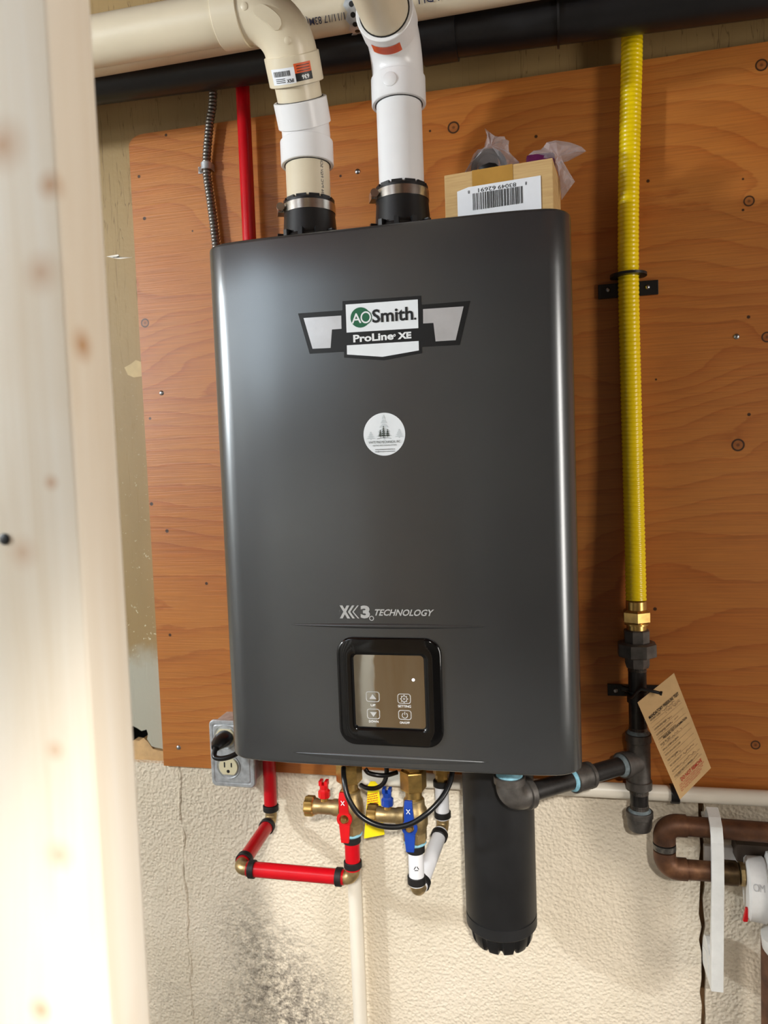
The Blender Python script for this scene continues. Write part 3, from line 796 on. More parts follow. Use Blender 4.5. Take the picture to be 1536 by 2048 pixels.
# small black foot under the case and bottom spigots
p = at(610, 1530, -0.2)
MB().lathe((p.x, -0.2, hz0+0.002), -Z, [(0, 0.008), (0.010, 0.008), (0.014, 0.005)], 16).build('rubber_foot', 'rubber', heater)

# --- vent collars with hose clamps on the top of the heater
VY = -0.185
LVX, RVX = at(618, 400, VY).x, at(802, 330, VY).x
def collar(x, ztop):
    c = MB().lathe((x, VY, hz1-0.002), Z, [(0, 0.050), (0.008, 0.050), (0.009, 0.044), (0.018, 0.0405), (0.020, 0.0375), (ztop-hz1-0.004, 0.0345), (ztop-hz1+0.004, 0.0345), (ztop-hz1+0.004, 0.0312), (ztop-hz1-0.002, 0.0312)], 40)
    for i in range(12):
        a = 2*PI*i/12
        d = Vector((math.cos(a), math.sin(a), 0)); s = Vector((-math.sin(a), math.cos(a), 0))
        c.obox(Vector((x, VY, hz1+0.012))+d*0.041, d, s, Z, 0.005, 0.003, 0.009)
        c.obox(Vector((x, VY, ztop+0.0035))+d*0.033, d, s, Z, 0.0014, 0.007, 0.0018)
    o = c.build('vent_collar', 'black_plastic', heater, angle=30)
    k = MB(); R0, R1 = 0.0348, 0.0362; z0, z1 = ztop-0.014, ztop-0.002; n = 44; rs = []
    for i in range(n):
        a = 2*PI*i/n; d = Vector((math.cos(a), math.sin(a), 0)); q = Vector((x, VY, 0))
        rs.append([q+d*R0+Z*z0, q+d*R1+Z*z0, q+d*R1+Z*z1, q+d*R0+Z*z1])
    k.rings(rs, closed=True)
    sd = Vector((-0.92, -0.40, 0)); q = Vector((x, VY, (z0+z1)/2))+sd*0.0395
    tdir = Vector((0.40, -0.92, 0))
    k.obox(q, sd, tdir, Z, 0.004, 0.009, 0.0055)
    k.lathe(q+tdir*0.007+sd*0.001, tdir, [(0, 0.0042), (0.006, 0.0042), (0.0062, 0.0055), (0.010, 0.0055)], 12)
    k.build('hose_clamp', 'stainless', heater, angle=35)['label'] = 'stainless worm-drive hose clamp'
LZ, RZ = at(618, 411, VY).z, at(802, 384, VY).z
collar(LVX, LZ); collar(RVX, RZ)

# ================================================================== PVC venting
PR = 0.0302; HR = 0.0362
def pipe_obj(name, pts, r, mat, parent, seg=32): return MB().sweep(pts, r, seg).build(name, mat, parent)
def hub(parent, a, d, L, name='hub', mat='pvc_white', r=HR):
    return MB().lathe(a, d, [(0, PR+0.0012), (0.0, r-0.0008), (0.0008, r), (L-0.0008, r), (L, r-0.0008), (L, PR+0.0012)], 40).build(name, mat, parent, angle=30)
def gap_ring(parent, a, d):   # dark primer line where a pipe enters a hub
    return MB().lathe(Vector(a)-Vector(d).normalized()*0.0006, d, [(0, PR+0.0003), (0.0, PR+0.0016), (0.0012, PR+0.0016), (0.0012, PR+0.0003)], 40).build('glue_line', 'ink', parent)

FY = -0.262; FZ = 2.0805
B1 = Vector((LVX, VY, at(612, 264, VY).z)); E1 = Vector((LVX, FY, FZ))
t1 = (E1-B1).normalized()
lv = thing('intake_vent_pipe', 'cream PVC vent rising from heater, offsetting and turning left through a big elbow', 'vent pipe', (LVX, VY, LZ-0.012))
pipe_obj('pipe', [(LVX, VY, LZ-0.012), B1-Z*0.012], PR, 'pvc', lv)
hub(lv, B1-Z*0.046, Z, 0.032, 'coupling_hub'); gap_ring(lv, B1-Z*0.046, Z)
MB().sweep([B1-Z*0.016, B1-Z*0.006, B1+t1*0.004, B1+t1*0.014], 0.0330, 32).build('offset_body', 'pvc_white', lv)
hub(lv, B1+t1*0.008, t1, 0.032, 'coupling_hub'); gap_ring(lv, B1+t1*0.040, t1)
pipe_obj('pipe', [B1+t1*0.03, E1-t1*0.07], PR, 'pvc', lv)
arc = bend(E1, t1, -X, 0.050, 14)
hub(lv, arc[0]-t1*0.034, t1, 0.034, 'elbow_hub', 'pvc'); gap_ring(lv, arc[0]-t1*0.034, t1)
elb = MB().sweep([arc[0]-t1*0.004]+arc+[arc[-1]-X*0.004], 0.0338, 36).build('elbow', 'pvc', lv)
hub(lv, arc[-1], -X, 0.034, 'elbow_hub', 'pvc')
pipe_obj('pipe', [arc[-1]-X*0.03, (-1.5, FY, FZ)], PR, 'pvc', lv)
# moulded pads on the elbow's outside face
cen = arc[0]+(arc[-1]-E1)
def onelbow(th, off):   # point on the camera-facing flank of the elbow
    nrm = (-X-t1*t1.dot(-X)).normalized(); a = arc[0]
    c = arc[0]+nrm*0.050
    q = c-nrm*0.050*math.cos(th)+t1*0.050*math.sin(th)
    side = t1.cross(-X).normalized()
    if side.y > 0: side = -side
    rad = (q-c).normalized()
    return q+(side*0.93+rad*0.30).normalized()*off, (side*0.93+rad*0.30).normalized()
pts = [onelbow(0.55+0.6*i/10, 0.0336)[0] for i in range(11)]
rr = [0.0085*math.sqrt(max(0.02, 1-((i-5)/5.2)**6)) for i in range(11)]
nn = [onelbow(0.55+0.6*i/10, 0.0336)[1] for i in range(11)]
mb = MB(); rs = []
for p, nv, r_ in zip(pts, nn, rr):
    tg = (pts[-1]-pts[0]).normalized(); sd = nv.cross(tg).normalized()
    rs.append([p-sd*r_-nv*0.002, p-sd*r_*0.92+nv*0.0012, p+sd*r_*0.92+nv*0.0012, p+sd*r_-nv*0.002])
mb.rings(rs).build('moulded_pad', 'pvc', lv)
for th in (0.28, 1.38):
    p, nv = onelbow(th, 0.0334); MB().lathe(p-nv*0.001, nv, [(0, 0.0046), (0.0016, 0.0046), (0.002, 0.004)], 18).build('moulded_pad', 'pvc', lv)
# sticker on the elbow hub
h0 = arc[0]-t1*0.034
toc = (CAM-h0).normalized(); toc2 = (toc-t1*toc.dot(t1)).normalized()
sgn = 1 if t1.cross(toc2).x > 0 else -1
wm = wrap(h0, t1, HR, toc2)
wm2 = lambda u, v: wm(v, sgn*u)        # u right across, v up along the hub
mb = MB()
def hp(mb, u0, v0, u1, v1, fn):
    n = 14; V = []; Fc = []
    for i in range(n+1):
        u = u0+(u1-u0)*i/n; V += [fn(u, v0), fn(u, v1)]
        if i: Fc.append((2*i-2, 2*i, 2*i+1, 2*i-1))
    return mb.add(V, Fc)
hp(mb, -0.034, 0.004, 0.000, 0.022, wm2).build('paper_label', 'label_white', lv)
hp(MB(), 0.000, 0.014, 0.023, 0.025, wm2).build('orange_label', 'orange_label', lv)
hp(MB(), 0.000, 0.005, 0.023, 0.014, wm2).build('black_label', 'ink', lv)
wq = wrap(h0, t1, HR, toc2, 0.0006); wq2 = lambda u, v: wq(v, sgn*u)
mb = MB(); random.seed(4)
u = -0.030
while u < -0.006:
    wd = random.choice((0.0004, 0.0007, 0.001)); hp(mb, u, 0.013, u+wd, 0.019, wq2); u += wd+random.choice((0.0005, 0.0008))
put_text(mb, 'IPEX', wq2, (-0.012, 0.0055, -0.003, 0.0095), 0.02, rot180=True)
for k in range(3): hp(mb, -0.028, 0.006+k*0.002, -0.014, 0.0068+k*0.002, wq2)
mb.build('label_print', 'ink', lv, smooth=False)
mb = MB(); put_text(mb, '636', wq2, (0.008, 0.0065, 0.018, 0.0115), 0.03, rot180=True); mb.build('label_print', 'ink_white', lv, smooth=False)
mb = MB()
for k in range(3): hp(mb, 0.003, 0.0158+k*0.003, 0.021, 0.0166+k*0.003, wq2)
mb.build('label_print', 'ink', lv, smooth=False)
# lettering down the riser
toc = (CAM-Vector((LVX, VY, 1.9))); toc.z = 0
wr = wrap((LVX, VY, LZ), Z, PR, toc)
mb = MB(); put_text(mb, '636 PVC FGV SCH 40', lambda u, v: wr(u, v), (0.004, 0.0185, 0.062, 0.0225), 0.0); mb.build('pipe_print', 'ink_blue', lv, smooth=False)

# right-hand exhaust vent: riser, long elbow, pipe towards the viewer
EZ = 2.056
rv = thing('exhaust_vent_pipe', 'white PVC vent rising from heater into an elbow toward the viewer', 'vent pipe', (RVX, VY, RZ-0.012))
pipe_obj('pipe', [(RVX, VY, RZ-0.012), (RVX, VY, 1.995)], PR, 'pvc_white', rv)
hub(rv, (RVX, VY, 1.977), Z, 0.034, 'elbow_hub'); gap_ring(rv, (RVX, VY, 1.977), Z)
arc2 = bend((RVX, VY, EZ), Z, -Y, 0.044, 14)
MB().sweep([arc2[0]-Z*0.004]+arc2+[arc2[-1]-Y*0.004], 0.0340, 36).build('elbow', 'pvc_white', rv)
hub(rv, arc2[-1], -Y, 0.033, 'elbow_hub'); gap_ring(rv, arc2[-1]-Y*0.033, -Y)
pipe_obj('pipe', [arc2[-1]-Y*0.02, (RVX, -0.72, EZ)], PR, 'pvc', rv)
p = Vector((RVX-0.004, VY-HR+0.0005, 1.995))
MB().lathe(p, -Y, [(0, 0.009), (0.0012, 0.009), (0.0018, 0.0082)], 22).build('moulded_pad', 'pvc_white', rv)
wo = wrap(arc2[-1], -Y, HR, -Z, 0.0004)
mb = MB(); gridpatch(mb, wo, 0.003, -0.022, 0.020, 0.016, 2, 12); mb.build('orange_label', 'orange_label', rv)
mb = MB(); wo2 = wrap(arc2[-1], -Y, HR, -Z, 0.0007)
for k in range(4): gridpatch(mb, wo2, 0.0055+k*0.0035, -0.016, 0.0063+k*0.0035, 0.013, 1, 10)
mb.build('label_print', 'ink_red', rv)

# rear horizontal PVC pipe with strap and print
RY, RZ2 = -0.132, 2.144
rp = thing('long_vent_pipe', 'long cream PVC pipe with printed lettering running across behind the elbows', 'vent pipe', (-0.3, RY, RZ2))
pipe_obj('pipe', [(-1.6, RY, RZ2-0.006), (0.62, RY, RZ2+0.006)], PR, 'pvc', rp, 40)
toc = CAM-Vector((-0.25, RY, RZ2)); toc.x = 0
wt = wrap((0, RY, RZ2), X, PR, toc, 0.0003)
s0 = 1 if wt(0, 0.01).z > wt(0, 0).z else -1
mb = MB()
def pxu(px, py): return at(px, py, RY-0.02).x
put_text(mb, '1/11/17 83M(HA', lambda u, v: wt(u, s0*v), (pxu(594, 52), -0.012, pxu(690, 34), 0.000), 0.004, rot180=True)
mb.build('pipe_print', 'ink_blue', rp, smooth=False); mb = MB()
put_text(mb, 'ISOLATION DU', lambda u, v: wt(u, s0*v), (pxu(838, 10), -0.009, pxu(990, -8), 0.003), 0.004, rot180=True)
mb.build('pipe_print', 'ink_blue', rp, smooth=False)
sx_ = pxu(707, 30)
stp = thing('pipe_strap', 'perforated grey steel hanger strap looped under the long cream pipe', 'strap', (sx_, RY, RZ2-PR))
mb = MB(); rs = []; nrm = []; pts = []
for i in range(25):
    a = -PI*i/24; pts.append(Vector((sx_, RY-(PR+0.0015)*math.cos(a), RZ2+(PR+0.0015)*math.sin(a)))); nrm.append(Vector((0, -math.cos(a), math.sin(a))))
pts = [pts[0]+Z*0.12]+pts+[pts[-1]+Z*0.12]; nrm = [nrm[0]]+nrm+[nrm[-1]]
side = X.copy(); rs = []
for i, (p, nn_) in enumerate(zip(pts, nrm)):
    wv = 0.0095+0.0022*math.cos(i*PI/2)
    rs.append([p-side*wv-nn_*0.0006, p+side*wv-nn_*0.0006, p+side*wv+nn_*0.0006, p-side*wv+nn_*0.0006])
mb.rings(rs).build('strap_band', 'galv', stp, angle=50)
mb = MB()
for i in range(1, 25, 3):
    p, nn_ = pts[i], nrm[i]; mb.lathe(p+nn_*0.0003, nn_, [(0, 0.0036), (0.0005, 0.0036)], 14)
mb.build('strap_holes', 'ink', stp)

# black drain pipe
AY = -0.070
ab = thing('drain_pipe', 'black plastic drain pipe running across under the ceiling', 'drain pipe', (-0.2, AY, 2.12))
za, zb = 2.133, 2.109; xa, xb = -0.66, 0.31
def absz(x): return za+(zb-za)*(x-xa)/(xb-xa)
MB().sweep([(-1.6, AY, absz(-1.6)), (0.66, AY, absz(0.66))], 0.0305, 36).build('pipe', 'abs', ab)
for xx in (-0.235, 0.02):
    MB().lathe((xx, AY, absz(xx)), X, [(0, 0.031), (0, 0.0372), (0.05, 0.0375), (0.052, 0.0345), (0.062, 0.0345), (0.064, 0.0375), (0.114, 0.0372), (0.114, 0.031)] if xx < 0 else [(0, 0.031), (0, 0.035), (0.003, 0.0355), (0.003, 0.031)], 36).build('coupling', 'abs', ab, angle=30)

# ================================================================== left: armoured cable, red riser
cond = spline([at(426, 186, -0.022)+Z*0.12, at(426, 186, -0.022), at(419, 250, -0.02), at(413, 333, -0.018), at(421, 400, -0.018), at(431, 480, -0.018), at(442, 600, -0.018)], 60)
def ribbed(path, r0, r1, pitch, seg=16, per=4):
    L = [0.0]
    for a, b in zip(path, path[1:]): L.append(L[-1]+(b-a).length)
    tot = L[-1]; n = int(tot/pitch*per); P = []; R = []; k = 0
    for i in range(n+1):
        s = tot*i/n
        while k < len(L)-2 and L[k+1] < s: k += 1
        t = (s-L[k])/(L[k+1]-L[k]); P.append(path[k].lerp(path[k+1], t))
        ph = (i % per)/per; R.append(r0+(r1-r0)*math.sin(PI*ph)**0.7 if ph else r0)
    return P, R
P, R = ribbed(cond, 0.0058, 0.0072, 0.0056)
cb_ = thing('armoured_cable', 'flexible steel armoured cable running down left of the red riser', 'cable', at(430, 480, -0.018))
MB().sweep(P, R, 14).build('cable', 'armour', cb_, angle=60)
p = at(413, 333, -0.018)
ck = thing('cable_strap', 'small steel one-hole strap screwed over the armoured cable', 'strap', (p.x, PY, p.z))
mb = MB(); pts = []; nrm = []
for i in range(11):
    a = PI*i/10; pts.append(Vector((p.x-0.0085*math.cos(a), -0.018-0.0085*math.sin(a)*0.95, p.z))); nrm.append(Vector((-math.cos(a), -math.sin(a), 0)))
mb.strip([Vector((p.x+0.0085, PY-0.0005, p.z))]+pts[::-1]+[Vector((p.x-0.0085, PY-0.001, p.z)), Vector((p.x-0.020, PY-0.001, p.z))], Z, 0.0055, [nrm[-1]]+nrm[::-1]+[-Y-X*0.5, -Y], 0.0012)
mb.build('strap_band', 'galv', ck)
sc = MB().lathe((p.x-0.0145, PY-0.001, p.z), -Y, [(0, 0.005), (0.002, 0.005), (0.004, 0.003)], 16); sc.build('screw', 'zinc', ck)

RYD = -0.030
red = thing('hot_supply_pipe', 'red PEX pipe dropping behind the heater and looping forward to the hot valve', 'pipe', (-0.476, RYD, 0.90))
RR = 0.0111
VYY = -0.175
HVX, CVX = at(703, 1660, VYY).x, at(830, 1660, VYY).x
Kv = Vector((at(543, 1645, RYD).x, RYD, 0.902)); K1 = Vector((at(478, 1737, VYY).x, VYY, 0.897)); K2 = Vector((HVX, VYY, 0.897))
top = at(486, 185, RYD)
MB().sweep([(top.x, RYD, 2.2), (top.x-0.001, RYD, 1.85), (Kv.x, RYD, 0.93)], RR, 20).build('riser_pipe', 'red_pex', red)
def ring(parent, a, d, L=0.0095, r=RR+0.0022):
    return MB().lathe(a, d, [(0, RR-0.001), (0, r-0.0006), (0.0006, r), (L-0.0006, r), (L, r-0.0006), (L, RR-0.001)], 24).build('crimp_ring', 'crimp', parent, angle=30)
def brass_elbow(parent, p, a, b, L=0.014, r=0.0098):
    p, a, b = Vector(p), Vector(a).normalized(), Vector(b).normalized()
    arc = bend(p, a, b, 0.0115, 10)
    return MB().sweep([arc[0]-a*L]+arc+[arc[-1]+b*L], [r*0.92]+[r]*len(arc)+[r*0.92], 20).build('brass_elbow', 'brass_dull', parent)
d1v = (K1-Kv).normalized()
brass_elbow(red, Kv, -Z, d1v)
ring(red, Kv+Z*0.017, Z)
ring(red, Kv+d1v*0.017, d1v)
MB().sweep([Kv+d1v*0.014, K1-d1v*0.014], RR, 20).build('pipe', 'red_pex', red)
ring(red, K1-d1v*0.0265, d1v)
brass_elbow(red, K1, d1v, X)
ring(red, K1+X*0.017, X)
MB().sweep([K1+X*0.014, K2-X*0.014], RR, 20).build('pipe', 'red_pex', red)
ring(red, K2-X*0.0265, X)
brass_elbow(red, K2, X, Z)
ring(red, K2+Z*0.017, Z)
hzb = 0.9625
MB().sweep([K2+Z*0.014, (HVX, VYY, hzb+0.01)], RR, 20).build('pipe', 'red_pex', red)
ring(red, Vector((HVX, VYY, hzb-0.0105)), Z)

# ================================================================== isolation valves
def c7p(x, y, d): return at(*c7(x, y), d)
def valve(name, label, x, paint, zt):
    t = thing(name, label, 'valve', (x, VYY, hzb))
    o = Vector((x, VYY, 0))
    # union nut and neck
    MB().lathe(o+Z*(zt+0.086), -Z, [(0, 0.0135), (0.045, 0.0135), (0.045, 0.0182), (0.0465, 0.0190), (0.071, 0.0190), (0.073, 0.0178)], 6, rot=0.35).build('union_nut', 'brass', t, angle=20)
    MB().lathe(o+Z*(zt+0.022), -Z, [(0, 0.0118), (0.020, 0.0118), (0.022, 0.0135), (0.025, 0.0135)], 24).build('neck', 'brass', t, angle=30)
    # ball body
    MB().lathe(o+Z*zt, -Z, [(0, 0.0130), (0.002, 0.0150), (0.012, 0.0156), (0.016, 0.0180), (0.030, 0.0192), (0.038, 0.0190), (0.041, 0.0174), (0.048, 0.0168)], 28).build('valve_body', 'brass_dull', t, angle=35)
    MB().lathe(o+Z*(zt-0.046), -Z, [(0, 0.0158), (0.002, 0.0172), (0.015, 0.0172), (0.017, 0.0158)], 8, rot=0.39).build('end_nut', 'brass_dull', t, angle=20)
    MB().lathe(o+Z*(zt-0.0625), -Z, [(0, 0.0150), (0.0028, 0.0160), (0.005, 0.0140), (0.006, 0.0114)], 24).build('pipe_dope', 'dope_blue', t)
    # lever on the front
    zc = zt-0.033; lx = x-0.003; ly = VYY-0.0225
    MB().lathe((lx, VYY-0.010, zc), -Y, [(0, 0.008), (0.011, 0.008), (0.011, 0.0045), (0.0185, 0.0045), (0.020, 0.0035)], 12).build('stem', 'brass', t, angle=30)
    lv_ = MB()
    rs = []
    for i in range(28):
        a = 2*PI*i/28; d = Vector((math.cos(a), 0, math.sin(a))); c = Vector((lx, ly, zc))
        rs.append([c+d*0.0066+Y*0.002, c+d*0.0112+Y*0.002, c+d*0.0112-Y*0.003, c+d*0.0066-Y*0.003])
    lv_.rings(rs, closed=True)
    def bar(z0, z1, w0, w1, y0, y1):
        lv_.add([(lx-w0, y0+.002, z0), (lx+w0, y0+.002, z0), (lx+w0, y0-.003, z0), (lx-w0, y0-.003, z0), (lx-w1, y1+.002, z1), (lx+w1, y1+.002, z1), (lx+w1, y1-.003, z1), (lx-w1, y1-.003, z1)],
                [(0,1,2,3),(7,6,5,4),(0,4,5,1),(1,5,6,2),(2,6,7,3),(3,7,4,0)])
    bar(zc+0.0085, zc+0.030, 0.0072, 0.0062, ly, ly-0.004); bar(zc+0.030, zc+0.040, 0.0062, 0.0054, ly-0.004, ly-0.002)
    bar(zc-0.030, zc-0.0085, 0.0060, 0.0080, ly-0.001, ly); bar(zc-0.034, zc-0.030, 0.0056, 0.0060, ly-0.001, ly-0.001)
    L_ = lv_.build('lever_handle', paint, t, smooth=False, bevel=0.0007)
    mk = MB(); fm = lambda u, v: Vector((lx+u, ly-0.0075, zc+0.027+v))
    for k in (-1, 1):
        mk.obox((lx, ly-0.0068, zc+0.026), Vector((k*0.6, 0, 0.8)), Y, Vector((0.8, 0, -k*0.6)), 0.0042, 0.0002, 0.0005)
    mk.build('lever_mark', 'ink_white', L_, smooth=False)
    # drain port with cap on the left
    zp = zt-0.026; po = Vector((x-0.014, VYY-0.004, zp))
    MB().lathe(po, -X, [(0, 0.0125), (0.010, 0.0120), (0.013, 0.0105), (0.034, 0.0105), (0.036, 0.0118), (0.040, 0.0118)], 24).build('drain_port', 'brass_dull', t, angle=35)
    cp = MB(); n = 16; rs = []
    for tt, k in ((0.0395, 0.86), (0.041, 1.0), (0.052, 1.0), (0.0535, 0.88)):
        rs.append([po-X*tt+(Y*math.cos(2*PI*j/(2*n))+Z*math.sin(2*PI*j/(2*n)))*(0.0150 if j % 4 < 2 else 0.0132)*k for j in range(2*n)])
    cp.rings(rs).build('drain_cap', 'brass', t, angle=25)
    # small drain knob above the port
    kb = po-X*0.024+Z*0.009
    MB().lathe(kb, Z, [(0, 0.0058), (0.006, 0.0052)], 16).build('knob_stem', 'brass', t)
    k_ = MB().lathe(kb+Z*0.005, Z, [(0, 0.0072), (0.001, 0.0088), (0.010, 0.0088), (0.0115, 0.0072), (0.013, 0.0062), (0.020, 0.0066)], 8, rot=0.39)
    for s in (-1, 1): k_.obox(kb+Z*0.0275+X*s*0.0042, X, Y, Z, 0.0022, 0.0052, 0.0034)
    k_.build('drain_knob', paint, t, angle=25)
    return t
valve('hot_isolation_valve', 'brass isolation valve with red lever and red drain knob under heater', HVX, 'red_paint', 1.030)
valve('cold_isolation_valve', 'brass isolation valve with blue lever and blue drain knob under heater', CVX, 'blue_paint', 1.024)

# white cold pipe
KC = Vector((CVX, VYY, 0.882)); KB = at(886, 1652, -0.045)
KB = Vector((KB.x, -0.045, KB.z))
wp = thing('cold_supply_pipe', 'white PEX pipe under the blue-handled valve, turning back and up at the wall', 'pipe', (CVX, VYY, 0.87))
dcb = (KB-KC).normalized()
ztop_c = 1.024-0.067
MB().sweep([KC+Z*0.014, (CVX, VYY, ztop_c+0.006)], RR, 20).build('pipe', 'white_pex', wp)
ring(wp, Vector((CVX, VYY, ztop_c-0.012)), Z, 0.011); ring(wp, KC+Z*0.016, Z, 0.011)
brass_elbow(wp, KC, -Z, dcb, 0.012, 0.0102)
ring(wp, KC+dcb*0.016, dcb)
MB().sweep([KC+dcb*0.013, KB-dcb*0.013], RR, 20).build('pipe', 'white_pex', wp)
ring(wp, KB-dcb*0.026, dcb)
brass_elbow(wp, KB, dcb, Z, 0.012)
ring(wp, KB+Z*0.015, Z)
MB().sweep([KB+Z*0.013, KB+Z*0.075], RR, 20).build('pipe', 'white_pex', wp)
ring(wp, KB+Z*0.066, Z)
MB().lathe(KB+Z*0.075, Z, [(0, 0.0098), (0.012, 0.0098), (0.012, 0.0130), (0.03, 0.0130), (0.032, 0.011), (0.12, 0.011)], 6).build('brass_adapter', 'brass', wp, angle=20)
toc = CAM-Vector((CVX, VYY, 0.92)); toc.z = 0
wc = wrap((CVX, VYY, 0.925), Z, RR, toc, 0.0003)
mb = MB()
for k in range(3):    # small recycling triangle printed on the pipe
    a = PI/2+2*PI*k/3; b_ = PI/2+2*PI*(k+1)/3
    A_ = Vector((math.cos(a), math.sin(a)))*0.0048; B_ = Vector((math.cos(b_), math.sin(b_)))*0.0048
    d = (B_-A_).normalized(); nn_ = Vector((-d.y, d.x))*0.0006
    s_, e_ = A_.lerp(B_, 0.18), A_.lerp(B_, 0.82)
    polyf(mb, lambda u, v: wc(v, u), [tuple(s_-nn_), tuple(e_-nn_), tuple(e_+nn_), tuple(s_+nn_)])
mb.build('recycling_print', 'ink', wp, smooth=False)

# black cable loops
def loop_cable(pts, name, label, r=0.0037):
    P = spline([c7p(x, y, d) for x, y, d in pts], 10)
    return tag(MB().sweep(P, r, 14).build(name, 'rubber'), label, 'cable')
loop_cable([(372, 150, -.20), (376, 250, -.215), (408, 400, -.225), (500, 545, -.228), (640, 632, -.229), (800, 658, -.229), (950, 628, -.228), (1090, 535, -.222), (1205, 415, -.21), (1275, 290, -.195), (1305, 160, -.18)], 'looped_cable', 'black cord hanging in a wide loop across both isolation valves')
loop_cable([(555, 160, -.165), (585, 195, -.165), (660, 214, -.165), (740, 215, -.16), (830, 190, -.15)], 'control_cable', 'short black cable tucked level just under the heater between the valves', 0.0034)
loop_cable([(738, 150, -.155), (738, 215, -.158), (712, 285, -.16), (650, 325, -.158), (570, 325, -.15), (520, 300, -.14)], 'sensor_cable', 'short black cable curling down behind the hot valve', 0.0034)

# yellow warning tag behind the hot valve
ty = -0.115
Q = [c7p(545, 755, ty), c7p(722, 715, ty), c7p(640, 265, ty), c7p(585, 280, ty)]
Q = [c7p(*q, ty) for q in ((546, 756), (722, 722), (668, 300), (640, 268), (600, 268), (580, 300), (566, 500))]
yt = thing('warning_tag', 'yellow printed warning tag hanging behind the hot valve', 'tag', c7p(640, 500, ty))
MB().prism(Q, (0, 0.0006, 0)).build('tag_card', 'yellow_tag', yt, smooth=False)
qm = quad_map(c7p(566, 640, ty), c7p(690, 620, ty), c7p(665, 350, ty), c7p(572, 370, ty), 0.0)
mb = MB(); random.seed(9)
for i in range(14):
    v = i/14
    u = 0.04
    while u < 0.92:
        wd = random.uniform(0.06, 0.18)
        mb.add([qm(u, v)-Y*0.0004, qm(min(u+wd, 0.96), v)-Y*0.0004, qm(min(u+wd, 0.96), v+0.028)-Y*0.0004, qm(u, v+0.028)-Y*0.0004], [(0, 1, 2, 3)]); u += wd+0.04
mb.build('tag_print', 'ink_red', yt, smooth=False)

# ================================================================== condensate piping (white) on the wall
CW = 0.0118
cdx = at(713, 1850, -0.024).x; chz = 0.984
cdp = thing('condensate_pipe', 'thin white PVC pipe along the plywood foot and down the block wall', 'pipe', (cdx, -0.024, 0.0))
arc3 = bend((cdx, -0.024, chz), Z, X, 0.022, 8)
MB().sweep([(cdx, -0.024, 0.0)]+arc3+[(0.62, -0.024, chz+0.004)], CW, 22).build('pipe', 'pvc_cond', cdp)
MB().lathe((cdx, -0.024, chz-0.048), Z, [(0, CW), (0, CW+0.0026), (0.024, CW+0.0026), (0.024, CW)], 24).build('socket', 'pvc_cond', cdp, angle=30)
p = at(1350, 1580, -0.03)
tag(MB().lathe((p.x-0.006, -0.024, chz+0.002), X, [(0, CW+0.0003), (0, CW+0.0028), (0.012, CW+0.0028), (0.012, CW+0.0003)], 24).build('pipe_clip', 'black_plastic', angle=30), 'black band clipped round the thin white pipe behind the paper tag', 'clip')

# ================================================================== neutraliser canister
CNX = (at(930, 1750, -0.105).x+at(1073, 1750, -0.105).x)/2; CNR = 0.0525; cz = at(1000, 1905, -0.15).z
cn = thing('condensate_neutraliser', 'black cylindrical canister hanging under the right half of the heater', 'canister', (CNX, -0.105, cz))
zb_ = at(1000, 1865, -0.157).z
MB().lathe((CNX, -0.105, hz0+0.003), -Z, [(0, CNR), (hz0-zb_-0.002, CNR), (hz0-zb_, CNR-0.0008), (hz0-zb_+0.0015, CNR-0.0008), (hz0-zb_+0.0015, CNR), (hz0-zb_+0.017, CNR), (hz0-zb_+0.021, CNR-0.004)], 56).build('body', 'canister', cn, angle=30)
mb = MB(); rs = []; n = 96
for dz, k in ((0.016, 0.0478), (0.024, 0.0468), (0.034, 0.0450), (0.041, 0.0415), (0.044, 0.036)):
    ring_ = []
    for j in range(n):
        a = 2*PI*j/n; notch = (j % 8) < 2
        r_ = k*(0.93 if notch and dz > 0.02 else 1.0)
        ring_.append(Vector((CNX+r_*math.cos(a), -0.105+r_*math.sin(a), zb_-dz+(0.004 if notch and dz > 0.04 else 0))))
    rs.append(ring_)
mb.rings(rs).build('screw_cap', 'black_plastic', cn, angle=30)

# ================================================================== gas line
GX, GY = at(1277, 1500, -0.036).x, -0.036
def gz(py): return at(1277, py, GY-0.012).z
P = spline([at(1264, 70, -0.0215)+Z*0.14, at(1264, 70, -0.0215), at(1260, 250, -0.0215), at(1257, 400, -0.0215), at(1257, 570, -0.0215), at(1261, 750, -0.0225), at(1266, 950, -0.026), at(1270, 1100, -0.031), Vector((GX, GY, gz(1203)))], 30)
PP, R = ribbed(P, 0.0140, 0.0152, 0.0062)
gt = thing('gas_tubing', 'yellow corrugated gas tubing running down the right side of the plywood', 'gas tubing', (GX, GY, gz(1265)))
MB().sweep(PP, R, 24).build('corrugated_tube', 'yellow', gt, angle=70)
o = Vector((GX, GY, 0))
MB().lathe(o+Z*gz(1204), -Z, [(0, 0.0142), (0.001, 0.0150), (0.013, 0.0150), (0.0145, 0.0170)], 28).build('ferrule', 'brass', gt, angle=30)
MB().lathe(o+Z*(gz(1204)-0.0135), -Z, [(0, 0.0175), (0.003, 0.0212), (0.017, 0.0212), (0.020, 0.0185)], 6, rot=PI/6).build('hex_nut', 'brass', gt, angle=20)
MB().lathe(o+Z*(gz(1204)-0.033), -Z, [(0, 0.0165), (0.001, 0.0172), (0.003, 0.0172), (0.004, 0.0145), (0.016, 0.0145)], 28).build('nipple', 'brass', gt, angle=30)

